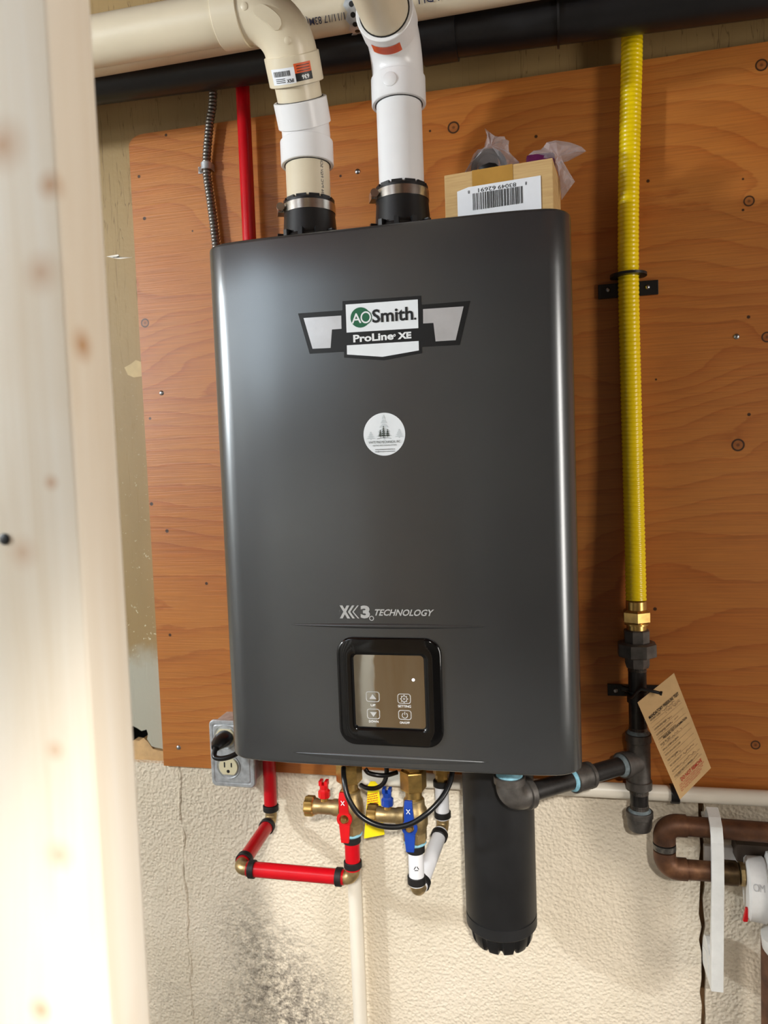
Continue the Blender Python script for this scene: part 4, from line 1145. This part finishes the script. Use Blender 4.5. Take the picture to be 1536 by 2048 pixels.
gp = thing('gas_pipe', 'black iron gas pipe with union, tee and drip leg feeding the heater from below', 'gas pipe', (GX, GY, gz(1668)))
MB().lathe(o+Z*gz(1262), -Z, [(0, 0.0165), (0.0015, 0.0190), (0.019, 0.0190), (0.021, 0.0175)], 8, rot=PI/8).build('union_top', 'iron', gp, angle=20)
MB().lathe(o+Z*gz(1287), -Z, [(0, 0.024), (0.002, 0.0288), (0.020, 0.0292), (0.022, 0.0255)], 8, rot=PI/8).build('union_nut', 'iron', gp, angle=20)
MB().lathe(o+Z*(gz(1287)-0.0215), -Z, [(0, 0.0185), (0.012, 0.0185), (0.017, 0.0168)], 8, rot=PI/8).build('union_base', 'iron', gp, angle=20)
def threads(parent, a, d, n=4, r=0.0136):
    prof = []
    for i in range(n): prof += [(i*0.0019, r-0.0004), (i*0.0019+0.0009, r+0.0003)]
    return MB().lathe(a, d, prof, 22).build('thread', 'thread', parent, angle=20)
threads(gp, o+Z*(gz(1287)-0.0375), -Z)
TEE = Vector((GX, GY, gz(1527)))
NR = 0.0133
MB().sweep([o+Z*(gz(1287)-0.036), TEE+Z*0.03], NR, 24).build('nipple', 'iron_pipe', gp)
threads(gp, TEE+Z*0.052, -Z, 3)
MB().lathe(TEE+Z*0.0425, Z, [(0, 0.0135), (0, 0.0168), (0.003, 0.0155), (0.005, 0.0138)], 26).build('pipe_dope', 'dope', gp)
MB().lathe(TEE+Z*0.042, -Z, [(0, 0.0150), (0.0, 0.0188), (0.0115, 0.0190), (0.0125, 0.0172), (0.0715, 0.0172), (0.0725, 0.0192), (0.084, 0.0190), (0.084, 0.0150)], 32).build('tee', 'iron', gp, angle=30)
EL = Vector((at(1020, 1600, -0.192).x, -0.192, TEE.z))
bd = (EL-TEE).normalized()
MB().lathe(TEE, bd, [(0.006, 0.0172), (0.024, 0.0172), (0.025, 0.0190), (0.035, 0.0190), (0.035, 0.0140)], 30).build('tee_branch', 'iron', gp, angle=30)
MB().lathe(TEE+bd*0.0348, bd, [(0, 0.0140), (0, 0.0172), (0.003, 0.0160), (0.006, 0.0138)], 26).build('pipe_dope', 'dope', gp)
CPL = TEE+bd*((EL-TEE).length*0.47)
MB().sweep([TEE+bd*0.034, CPL], NR, 24).build('nipple', 'iron_pipe', gp)
mb = MB().lathe(CPL-bd*0.017, bd, [(0, 0.0140), (0, 0.0180), (0.001, 0.0192), (0.006, 0.0192), (0.007, 0.0172), (0.027, 0.0172), (0.028, 0.0192), (0.033, 0.0192), (0.034, 0.0180), (0.034, 0.0140)], 30)
uu, vv, ww = frame(bd)
for i in range(2):
    a = PI*i+0.6; mb.obox(CPL+(uu*math.cos(a)+vv*math.sin(a))*0.0178, (uu*math.cos(a)+vv*math.sin(a)), uu*-math.sin(a)+vv*math.cos(a), bd, 0.0018, 0.002, 0.015)
mb.build('coupling', 'iron', gp, angle=30)
MB().lathe(CPL+bd*0.0168, bd, [(0, 0.0140), (0, 0.0168), (0.0028, 0.0160), (0.0048, 0.0138)], 26).build('pipe_dope', 'dope_blue', gp)
MB().sweep([CPL+bd*0.01, EL-bd*0.02], NR, 24).build('nipple', 'iron_pipe', gp)
ae = bend(EL, bd, Z, 0.0195, 12)
MB().sweep([ae[0]-bd*0.012]+ae+[ae[-1]+Z*0.010], 0.0190, 30).build('elbow', 'iron', gp)
MB().lathe(ae[0]-bd*0.015, bd, [(0, 0.0140), (0, 0.0205), (0.001, 0.0215), (0.009, 0.0215), (0.010, 0.0195)], 30).build('elbow_rim', 'iron', gp, angle=30)
MB().lathe(ae[-1]+Z*0.002, Z, [(0, 0.0195), (0.001, 0.0215), (0.010, 0.0215), (0.011, 0.0205), (0.011, 0.0140)], 30).build('elbow_rim', 'iron', gp, angle=30)
MB().lathe(ae[-1]+Z*0.0128, Z, [(0, 0.0150), (0.0, 0.0182), (0.004, 0.0172), (0.007, 0.0150)], 26).build('pipe_dope', 'dope_blue', gp)
MB().lathe(ae[-1]+Z*0.016, Z, [(0, 0.0135), (0.006, 0.0140), (0.010, 0.0155), (0.016, 0.0155), (0.018, 0.014), (hz0-ae[-1].z-0.014, 0.0140)], 26).build('inlet_adapter', 'zinc', gp, angle=30)
# drip leg and cap
threads(gp, TEE-Z*0.0425, -Z, 5)
zc_ = gz(1628)
MB().sweep([TEE-Z*0.04, o+Z*(zc_-0.01)], NR, 24).build('drip_leg', 'iron_pipe', gp)
threads(gp, o+Z*(zc_+0.010), -Z, 4)
MB().lathe(o+Z*(zc_+0.0035), -Z, [(0, 0.0138), (0.002, 0.0160), (0.004, 0.0172)], 26).build('pipe_dope', 'dope', gp)
MB().lathe(o+Z*zc_, -Z, [(0, 0.0140), (0, 0.0192), (0.001, 0.0200), (0.009, 0.0200), (0.010, 0.0185), (0.024, 0.0180), (0.029, 0.0160), (0.031, 0.010)], 30).build('cap', 'iron', gp, angle=30)

# pipe clamps
def clamp(name, label, zc, xc, yc, rin, half, left, right, flange):
    t = thing(name, label, 'clamp', (xc, PY, zc))
    mb = MB(); rs = []
    for i in range(30):
        a = 2*PI*i/30; d = Vector((math.cos(a), math.sin(a), 0)); q = Vector((xc, yc, zc))
        rs.append([q+d*rin-Z*half, q+d*(rin+0.002)-Z*half, q+d*(rin+0.002)+Z*half, q+d*rin+Z*half])
    if flange is None:
        mb.rings(rs, closed=True); mb.build('band', 'black_plastic', t, angle=30)
    else:
        rs2 = []
        for i in range(36):
            a = 2*PI*i/36; d = Vector((math.cos(a), math.sin(a), 0)); q = Vector((xc, yc, zc+half+0.006)); ro = max(0.6, 1)*0.0262
            if d.y > 0: ro = min(ro, (abs(yc-PY)-0.0005)/max(d.y, 1e-3))
            ro = max(ro, rin+0.0006)
            rs2.append([q+d*rin-Z*0.001, q+d*ro-Z*0.001, q+d*ro+Z*0.003, q+d*rin+Z*0.003])
        MB().rings(rs2, closed=True).build('flange', 'black_plastic', t, angle=30)
    for x0, x1 in ((left, xc-rin*0.7), (xc+rin*0.7, right)):
        if x1-x0 < 0.004: continue
        MB().box((x0, PY-0.0045, zc-half), (x1, PY, zc+half)).build('ear', 'black_plastic', t, smooth=False, bevel=0.0006)
    return t
zc1 = at(1256, 580, PY).z
k1 = clamp('pipe_clamp', 'black flanged clamp screwed over the yellow gas tubing', zc1, at(1257, 570, -0.0215).x, -0.0215, 0.0153, 0.0105, at(1196, 578, PY).x, at(1316, 575, PY).x, True)
screw(1216, 580, PY-0.0045, k1, 0.0036); screw(1295, 574, PY-0.0045, k1, 0.0036)
zc2 = at(1277, 1380, PY).z
k2 = clamp('pipe_clamp', 'black clamp screwed over the iron gas pipe beside the paper tag', zc2, GX, GY, 0.0135, 0.009, at(1215, 1380, PY).x, at(1330, 1380, PY).x, None)
screw(1231, 1381, PY-0.0045, k2, 0.0036)
mb = MB(); mb.lathe((GX-0.022, GY+0.004, zc2+0.011), (0.9, -0.3, -0.15), [(0, 0.0045), (0.012, 0.0045), (0.014, 0.003), (0.03, 0.003)], 10); mb.build('clamp_screw', 'black_plastic', k2)

# paper test tag with its tie
TY0 = -0.064
A_, B_, C_, D_ = at(1360, 1599, TY0-0.004), at(1422, 1536, TY0), at(1348, 1346, TY0-0.004), at(1275, 1405, TY0-0.012)
pt = thing('test_tag', 'manila pressure test tag hanging askew from the iron gas pipe', 'tag', D_)
mb = MB(); n_ = (B_-A_).cross(D_-A_).normalized()
if n_.y > 0: n_ = -n_
mb.prism([A_, B_, C_, D_], -n_*0.0005).build('tag_card', 'tag_paper', pt, smooth=False)
def qm(u, v): return (A_*(1-u)+B_*u)*(1-v)+(D_*(1-u)+C_*u)*v+n_*0.0004
mb = MB()
put_text(mb, 'MANDATORY PRESSURE TEST', qm, (0.10, 0.795, 0.93, 0.825), 0.02)
put_text(mb, 'PRESSURE TEST INFORMATION', qm, (0.22, 0.555, 0.90, 0.577), 0.015)
for s, v, w_ in (('ADDRESS OF TEST', 0.775, .3), ('CONTRACTOR NAME', 0.68, .35), ('CONTRACTOR ADDRESS', 0.625, .42), ('CONTRACTOR REGISTRATION', 0.578, .5), ('DATE OF TEST', 0.525, .28),
                ('PIPING SYSTEM MATERIAL', 0.47, .46), ('TOTAL BTUH INPUT LOAD', 0.415, .45), ('TEST PRESSURE', 0.36, .3), ('TEST DURATION', 0.305, .28), ('SIGNATURE', 0.25, .2), ('CERTIFICATE NUMBER', 0.195, .55)):
    put_text(mb, s, qm, (0.10, v, 0.10+w_, v+0.014), 0.0)
mb.build('tag_print', 'ink', pt, smooth=False)
mb = MB()
for v in (0.755, 0.715, 0.66, 0.607, 0.56, 0.505, 0.45, 0.395, 0.34, 0.285, 0.23, 0.178):
    mb.add([qm(0.08, v), qm(0.92, v), qm(0.92, v+0.0018), qm(0.08, v+0.0018)], [(0, 1, 2, 3)])
random.seed(21)
for v, u0, u1 in ((0.765, 0.3, 0.8), (0.727, 0.5, 0.92), (0.668, 0.2, 0.6), (0.615, 0.25, 0.75), (0.51, 0.15, 0.7), (0.46, 0.3, 0.6), (0.348, 0.3, 0.5), (0.30, 0.4, 0.85), (0.24, 0.3, 0.8), (0.187, 0.15, 0.85)):
    u = u0; pr = None
    while u < u1:
        q_ = (u, v+random.uniform(0.0, 0.022)); 
        if pr:
            a_, b__ = qm(*pr), qm(*q_); d_ = (b__-a_).normalized().cross(n_)*0.00025
            mb.add([a_-d_, b__-d_, b__+d_, a_+d_], [(0, 1, 2, 3)])
        pr = q_; u += random.uniform(0.01, 0.03)
        if random.random() < 0.12: pr = None; u += 0.03
mb.build('form_lines', 'ink_grey', pt, smooth=False)
mb = MB(); put_text(mb, 'DO NOT REMOVE', qm, (0.22, 0.118, 0.86, 0.152), 0.02)
for k, s in enumerate(('THIS TAG MUST REMAIN ATTACHED', 'TO THE PIPING SYSTEM UNTIL THE', 'FINAL INSPECTION IS COMPLETE', 'BY THE AUTHORITY')):
    put_text(mb, s, qm, (0.12, 0.098-k*0.018, 0.90-k*0.06, 0.110-k*0.018), 0.0)
mb.build('red_print', 'ink_red', pt, smooth=False)
h_ = at(1320, 1386, -0.0800)
zt_ = MB().sweep(spline([Vector((GX-0.017, GY-0.002, zc2+0.004)), Vector((GX-0.010, GY-0.022, zc2+0.004)), at(1280, 1379, -0.078), at(1298, 1381, -0.0815), h_], 8), 0.0024, 10)
zt_.lathe(h_, (0.9, -0.2, -0.2), [(0, 0.0032), (0.003, 0.0032)], 10)
tag(zt_.build('zip_tie', 'black_plastic'), 'black zip tie holding the manila tag on the gas pipe', 'zip tie')

# ================================================================== outlet box and plug
ex0, ex1, ez0, ez1, eyf = at(420, 1500, -0.062).x, at(510, 1560, -0.062).x, at(465, 1574, -0.062).z, at(440, 1441, -0.062).z, -0.062
eb = thing('outlet_box', 'galvanised steel outlet box with an ivory duplex receptacle at heater corner', 'electrical box', ((ex0+ex1)/2, PY, ez0))
mb = MB(); mb.prism([(x, PY-0.0001, z) for x, z in rrect(ex0+0.004, ez0+0.004, ex1-0.004, ez1-0.004, 0.006)], (0, eyf-PY+0.003, 0)); mb.build('box_body', 'galv', eb, angle=40)
mb = MB(); rs = []
for ins, yy in ((0.0, eyf+0.006), (0.0, eyf+0.0015), (0.0015, eyf), (0.0055, eyf), (0.0062, eyf+0.0008), (0.008, eyf+0.0008), (0.009, eyf)):
    rs.append([Vector((x, yy, z)) for x, z in rrect(ex0+ins, ez0+ins, ex1-ins, ez1-ins, 0.009-ins*0.5)])
mb.rings(rs).build('cover_plate', 'galv', eb, angle=25)
ecx = (ex0+ex1)/2-0.004
for k, (px_, py_) in enumerate(((456, 1534), (450, 1475))):
    c = at(px_, py_, eyf-0.003)
    mb = MB(); P = []
    for i in range(40):
        a = 2*PI*i/40; P.append((c.x+0.0165*math.cos(a), max(-0.0135, min(0.0135, 0.0165*math.sin(a)))))
    mb.prism([(x, eyf+0.0005, c.z+z) for x, z in P], (0, -0.0035, 0))
    rc = mb.build('receptacle', 'ivory', eb, smooth=False, bevel=0.0006)
    sl = MB()
    for sx2, hh in ((-0.0062, 0.0045), (0.0062, 0.0037)):
        sl.obox((c.x+sx2, eyf-0.0031, c.z+0.0035), X, Y, Z, 0.0011, 0.0002, hh)
    sl.lathe((c.x, eyf-0.0029, c.z-0.0075), -Y, [(0, 0.0028), (0.0004, 0.0028)], 14)
    sl.build('slots', 'ink', rc, smooth=False)
    mb = MB(); rs = []
    for i in range(36):
        a = 2*PI*i/36; d = Vector((math.cos(a), 0, math.sin(a))); q = Vector((c.x, eyf, c.z))
        rs.append([q+d*0.0195+Y*0.001, q+d*0.0205-Y*0.0012, q+d*0.0195-Y*0.0002, q+d*0.018+Y*0.001])
    mb.rings(rs, closed=True).build('plate_rim', 'galv', eb)
c = at(450, 1475, eyf-0.003)
pl = thing('power_plug', 'black power plug pushed into the upper socket of the outlet box', 'plug', (c.x, eyf-0.004, c.z))
pth = [Vector((c.x, eyf-0.0036, c.z)), Vector((c.x, eyf-0.014, c.z-0.001)), Vector((c.x-0.002, eyf-0.026, c.z-0.003)), Vector((c.x-0.003, eyf-0.034, c.z-0.006))]
mb = MB(); rs = []
for (q, a, b) in ((pth[0], 0.0150, 0.0125), (pth[1], 0.0155, 0.0125), (pth[2], 0.012, 0.009), (pth[3], 0.007, 0.006)):
    rs.append([q+X*a*math.cos(2*PI*j/20)+Z*b*math.sin(2*PI*j/20) for j in range(20)])
mb.rings(rs).build('plug_body', 'rubber', pl)
MB().sweep(spline([pth[3], pth[3]+Vector((0.004, -0.010, -0.012)), pth[3]+Vector((0.03, -0.006, -0.010)), pth[3]+Vector((0.07, 0.02, 0.01))], 10), 0.0042, 12).build('cord', 'rubber', pl)

# ================================================================== box and bags on top of the heater
bl, br = at(*cb(137, 600), -0.198), at(*cb(1180, 500), -0.213)
bl.z = br.z = hz1
u_ = (br-bl); BW = u_.length; u_.normalize(); v_ = Vector((-u_.y, u_.x, 0))
if v_.y < 0: v_ = -v_
BH = at(*cb(137, 535), -0.198).z-hz1; BD = 0.095
bx_ = thing('cardboard_box', 'small brown cardboard carton with an upside-down barcode label on heater', 'box', bl)
MB().obox(bl+u_*BW/2+v_*BD/2+Z*(BH/2+0.0004), u_, v_, Z, BW/2, BD/2, BH/2).build('carton', 'card', bx_, smooth=False, bevel=0.0012)
def bf(u, v, off): return bl+u_*u+Z*v-v_*off
def bq(x, y):     # crop position -> position on the carton's front
    r = at(*cb(x, y), -0.205)
    a, b = cb(x, y); a_ = (a-768)/F; b_ = (b-1024)/F
    d = a_*rx+b_*ry+rz; n = v_
    t = (bl-CAM).dot(n)/d.dot(n); q = CAM+d*t
    return ((q-bl).dot(u_), q.z-hz1)
ta, tb = bq(405, 560)[0], bq(795, 520)[0]
MB().prism([bf(ta, BH*0.42, 0.0002), bf(tb, BH*0.42, 0.0002), bf(tb, BH+0.0006, 0.0002), bf(ta, BH+0.0006, 0.0002)], -v_*0.0003).build('packing_tape', 'tape', bx_, smooth=False)
la, lb = bq(262, 700)[0], bq(1066, 650)[0]; lt = bq(1000, 552)[1]
MB().prism([bf(la, 0.003, 0.0007), bf(lb, 0.003, 0.0007), bf(lb, lt+0.001, 0.0007), bf(la+0.015, lt+0.0005, 0.0007), bf(la, lt-0.003, 0.0007)], -v_*0.0003).build('barcode_label', 'label_white', bx_, smooth=False)
mb = MB(); fb = lambda u, v: bf(u, v, 0.0013)
ba, bb_ = bq(412, 750)[0], bq(892, 700)[0]; b0, b1 = bq(640, 838)[1], bq(640, 690)[1]
random.seed(31); u = ba
while u < bb_:
    wd = random.choice((0.0006, 0.0006, 0.001, 0.0014)); polyf(mb, fb, [(u, b0), (min(u+wd, bb_), b0), (min(u+wd, bb_), b1+0.002), (u, b1+0.002)]); u += wd+random.choice((0.0006, 0.0008, 0.0013))
dg = bq(640, 655)[1]
put_text(mb, '83049', fb, (bq(655, 650)[0], dg-0.002, bq(828, 640)[0], dg+0.003), 0.0, rot180=True)
put_text(mb, '62691', fb, (bq(465, 690)[0], dg-0.002, bq(632, 680)[0], dg+0.003), 0.0, rot180=True)
put_text(mb, '8', fb, (bq(915, 610)[0], dg-0.002, bq(932, 610)[0], dg+0.002), 0.0, rot180=True)
put_text(mb, '8', fb, (bq(366, 690)[0], dg-0.002, bq(384, 690)[0], dg+0.002), 0.0, rot180=True)
mb.build('barcode_print', 'ink', bx_, smooth=False)

def crumple(name, label, outline, y, depth, seed):
    random.seed(seed)
    t = thing(name, label, 'plastic bag', at(*cb(*outline[0]), y))
    P = [at(*cb(*q), y) for q in outline]
    Q = []
    for a, b in zip(P, P[1:]+P[:1]): Q += [a, (a+b)/2+Vector((random.uniform(-.002, .002), random.uniform(-.004, .004), random.uniform(-.002, .002)))]
    c = sum(Q, Vector())/len(Q)
    mb = MB(); n = len(Q)
    rings_ = []
    def inner(k, d): return [c+(q-c)*k*random.uniform(0.85, 1.12)+Y*(d+random.uniform(-.35, .35)*abs(d)) for q in Q]
    V = Q+inner(0.72, -depth*0.7)+inner(0.36, -depth)+[c-Y*depth*1.05]+inner(0.72, depth*0.7)+inner(0.36, depth)+[c+Y*depth*1.05]
    Fc = []
    A0, A1, A2, AC, B1_, B2_, BC = 0, n, 2*n, 3*n, 3*n+1, 4*n+1, 5*n+1
    for i in range(n):
        j = (i+1) % n
        for p_, q_ in ((A0, A1), (A1, A2), (A0, B1_), (B1_, B2_)): Fc.append((p_+i, p_+j, q_+j, q_+i))
        Fc += [(A2+i, A2+j, AC), (B2_+i, B2_+j, BC)]
    mb.add(V, Fc).build('film', 'bag', t, smooth=True, angle=22)
    return t
by = -0.140
crumple('plastic_bag', 'crumpled clear plastic bag holding a black fitting behind the carton', [(330, 520), (345, 480), (415, 330), (520, 270), (545, 165), (525, 80), (640, 165), (715, 158), (760, 200), (762, 330), (858, 405), (780, 520)], by, 0.018, 3)
crumple('plastic_bag', 'clear plastic bag flopping over the right end of the carton', [(930, 430), (945, 335), (1060, 285), (1120, 215), (1280, 205), (1400, 235), (1500, 300), (1390, 318), (1262, 380), (1392, 590), (1262, 770), (1225, 500), (1180, 440)], by, 0.012, 6)
p = at(*cb(565, 450), by)
mb = MB(); rs = []
for i in range(30):
    a = 2*PI*i/30; d = Vector((math.cos(a), 0, math.sin(a))); rs.append([p+d*(0.020+0.0045*math.cos(2*PI*j/10))+Y*0.0045*math.sin(2*PI*j/10) for j in range(10)])
mb.rings(rs, closed=True); mb.lathe(p+Y*0.012, -Y, [(0, 0.013), (0.02, 0.014), (0.022, 0.010)], 22)
fo = mb.build('pipe_fitting', 'rubber'); tag(fo, 'black ring-shaped fitting inside the left clear bag', 'fitting')
p0 = at(*cb(1060, 400), by)
mb = MB(); mb.obox(p0-Z*0.008, X, Y, Z, 0.019, 0.012, 0.0155)
tag(mb.build('purple_packet', 'purple', bevel=0.005), 'dark purple packet showing above the right end of the carton', 'packet')

# ================================================================== copper loop at lower right
CY = -0.055; CR = 0.0143
c_top, c_bot, c_lx = at(1400, 1660, CY-0.01).z, at(1400, 1748, CY-0.01).z, at(1329, 1700, CY).x
cp = thing('copper_pipe', 'old brown copper pipe bent back in a U by soldered elbows', 'pipe', (c_lx, CY, c_bot))
cr_ = 0.019
TL, BLc = Vector((c_lx, CY, c_top)), Vector((c_lx, CY, c_bot))
up_a = bend(TL, -X, -Z, cr_, 10); lo_a = bend(BLc, -Z, X, cr_, 10)
MB().sweep([up_a[0]+X*0.012]+up_a+[up_a[-1]-Z*0.008], CR+0.0018, 26).build('elbow', 'copper', cp)
MB().sweep([lo_a[0]+Z*0.008]+lo_a+[lo_a[-1]+X*0.012], CR+0.0018, 26).build('elbow', 'copper', cp)
MB().sweep([up_a[0], (0.62, CY, c_top-0.006)], CR, 26).build('pipe', 'copper', cp)
xe = at(1476, 1752, CY).x
MB().sweep([lo_a[-1], (xe-0.01, CY, c_bot)], CR, 26).build('pipe', 'copper', cp)
zm = (up_a[-1].z+lo_a[0].z)/2
MB().lathe((c_lx, CY, zm+0.004), -Z, [(0, CR), (0, CR+0.0022), (0.008, CR+0.0022), (0.008, CR)], 26).build('solder_seam', 'thread', cp)
MB().lathe((xe-0.024, CY, c_bot), X, [(0, CR+0.001), (0.001, CR+0.0032), (0.022, CR+0.0032), (0.024, CR+0.001)], 26).build('sleeve', simple('green_brown_sleeve', (92, 74, 50), 0.4, 0.8, var=0.5, scale=60), cp, angle=30)

# white meter body partly in view
vb = thing('white_valve_body', 'white painted round valve body cut off by the right edge', 'valve', (xe+0.05, CY, c_bot-0.05))
MB().lathe((xe+0.001, CY, c_bot), X, [(0, 0.0150), (0.001, 0.0175), (0.006, 0.0175), (0.007, 0.0150), (0.014, 0.0150)], 8).build('brass_nut', 'brass_dull', vb, angle=20)
ctr = Vector((xe+0.010, CY, c_bot-0.020))
MB().lathe(ctr, (1, -0.10, 0), [(0, 0.012), (0, 0.040), (0.003, 0.0435), (0.024, 0.0450), (0.027, 0.042), (0.030, 0.052), (0.060, 0.060), (0.11, 0.058), (0.12, 0.03)], 44).build('body', 'old_white', vb, angle=30)
mb = MB(); mb.lathe(ctr+Vector((0.060, 0.0, -0.062)), (0.25, 0, -1), [(0, 0.040), (0.018, 0.043), (0.034, 0.036), (0.042, 0.016)], 32); mb.build('lower_bowl', 'old_white', vb)
mb = MB(); mb.obox(ctr+Vector((-0.004, -0.022, -0.028)), X, Y, (0.2, 0, 1), 0.003, 0.003, 0.010); mb.build('red_indicator', 'red_paint', vb, smooth=False, bevel=0.001)
wv_ = wrap(ctr, (1, -0.10, 0), 0.0447, (0, -0.75, 0.66), 0.0005)
mb = MB(); put_text(mb, 'OM', lambda u, v: wv_(u, -v), (0.005, -0.014, 0.020, -0.004), 0.0); mb.build('raised_letters', 'grey_plate', vb, smooth=False)
# rusty vertical pipe under it and a grey plate on the wall behind
rxp = at(1529, 1960, -0.045)
tag(MB().sweep([(rxp.x+0.012, -0.045, 0.0), (rxp.x+0.012, -0.045, c_bot-0.10)], 0.0165, 24).build('drop_pipe', 'rust'), 'rusty brown vertical pipe at the lower right corner', 'pipe')
g0, g1 = at(*d2(655, 530), -0.001), at(*d2(960, 760), -0.001)
tag(MB().box((g0.x, -0.010, g1.z), (g1.x, 0.0, g0.z)).build('backing_plate', 'old_white', smooth=False, bevel=0.001), 'white plate on the wall behind the copper loop', 'plate')
tag(MB().box((at(*d2(930, 560), -0.03).x, -0.036, at(*d2(1000, 680), -0.03).z), (0.62, -0.0, at(*d2(1000, 560), -0.03).z+0.006)).build('shadow_strip', simple('shadow_brown', (74, 62, 52), 0.6, 0.4, var=0.3), smooth=False, bevel=0.002), 'dark brown rail painted as a strip just below the upper copper pipe', 'shading')  # dark brown box stands in for the shadow behind the copper pipe

# white plastic hanger round both copper pipes
hxm = at(1436, 1760, -0.078).x
def wz(px, py, y): return at(px, py, y).z
hg = thing('pipe_hanger', 'white plastic hook hanger looped round both copper pipes', 'pipe hanger', (hxm, -0.0, wz(1425, 1985, -0.066)))
zt = wz(1412, 1634, -0.02); zb9 = wz(1432, 1984, -0.066)
prof = [(-0.001, zt), (-0.020, zt+0.001), (-0.040, c_top+0.0245), (-0.058, c_top+0.0175), (-0.070, c_top+0.008), (-0.0770, c_top-0.012), (-0.0785, (c_top+c_bot)/2), (-0.0785, c_bot-0.01), (-0.0750, c_bot-0.05), (-0.0680, zb9+0.02), (-0.0660, zb9),
        (-0.004, zb9), (0.0, zb9+0.004), (0.0, wz(1405, 1890, 0)), (-0.004, wz(1405, 1876, 0)), (-0.014, wz(1408, 1868, -0.014)), (-0.026, wz(1412, 1872, -0.026)), (-0.040, wz(1417, 1888, -0.04)), (-0.054, wz(1424, 1912, -0.054)), (-0.058, wz(1426, 1912, -0.058)),
        (-0.0680, c_bot-0.05), (-0.0730, c_bot-0.01), (-0.0730, (c_top+c_bot)/2), (-0.0722, c_top-0.004), (-0.066, c_top+0.006), (-0.054, c_top+0.0165), (-0.038, c_top+0.0195), (-0.020, zt-0.005), (-0.001, zt-0.006)]
MB().prism([(hxm-0.0085, y, z) for y, z in prof], (0.017, 0, 0)).build('hook_body', 'hanger_white', hg, smooth=False, bevel=0.0007)
fin = [(hxm-0.0095, y, z) for y, z in ((-0.012, wz(1405, 1890, -0.01)), (-0.030, wz(1415, 1900, -0.03)), (-0.050, zb9+0.03), (-0.048, zb9+0.012), (-0.012, zb9+0.012))]
MB().prism(fin, (0.0012, 0, 0)).build('side_rib', 'hanger_white', hg, smooth=False, bevel=0.0004)

bpy.context.view_layer.update()
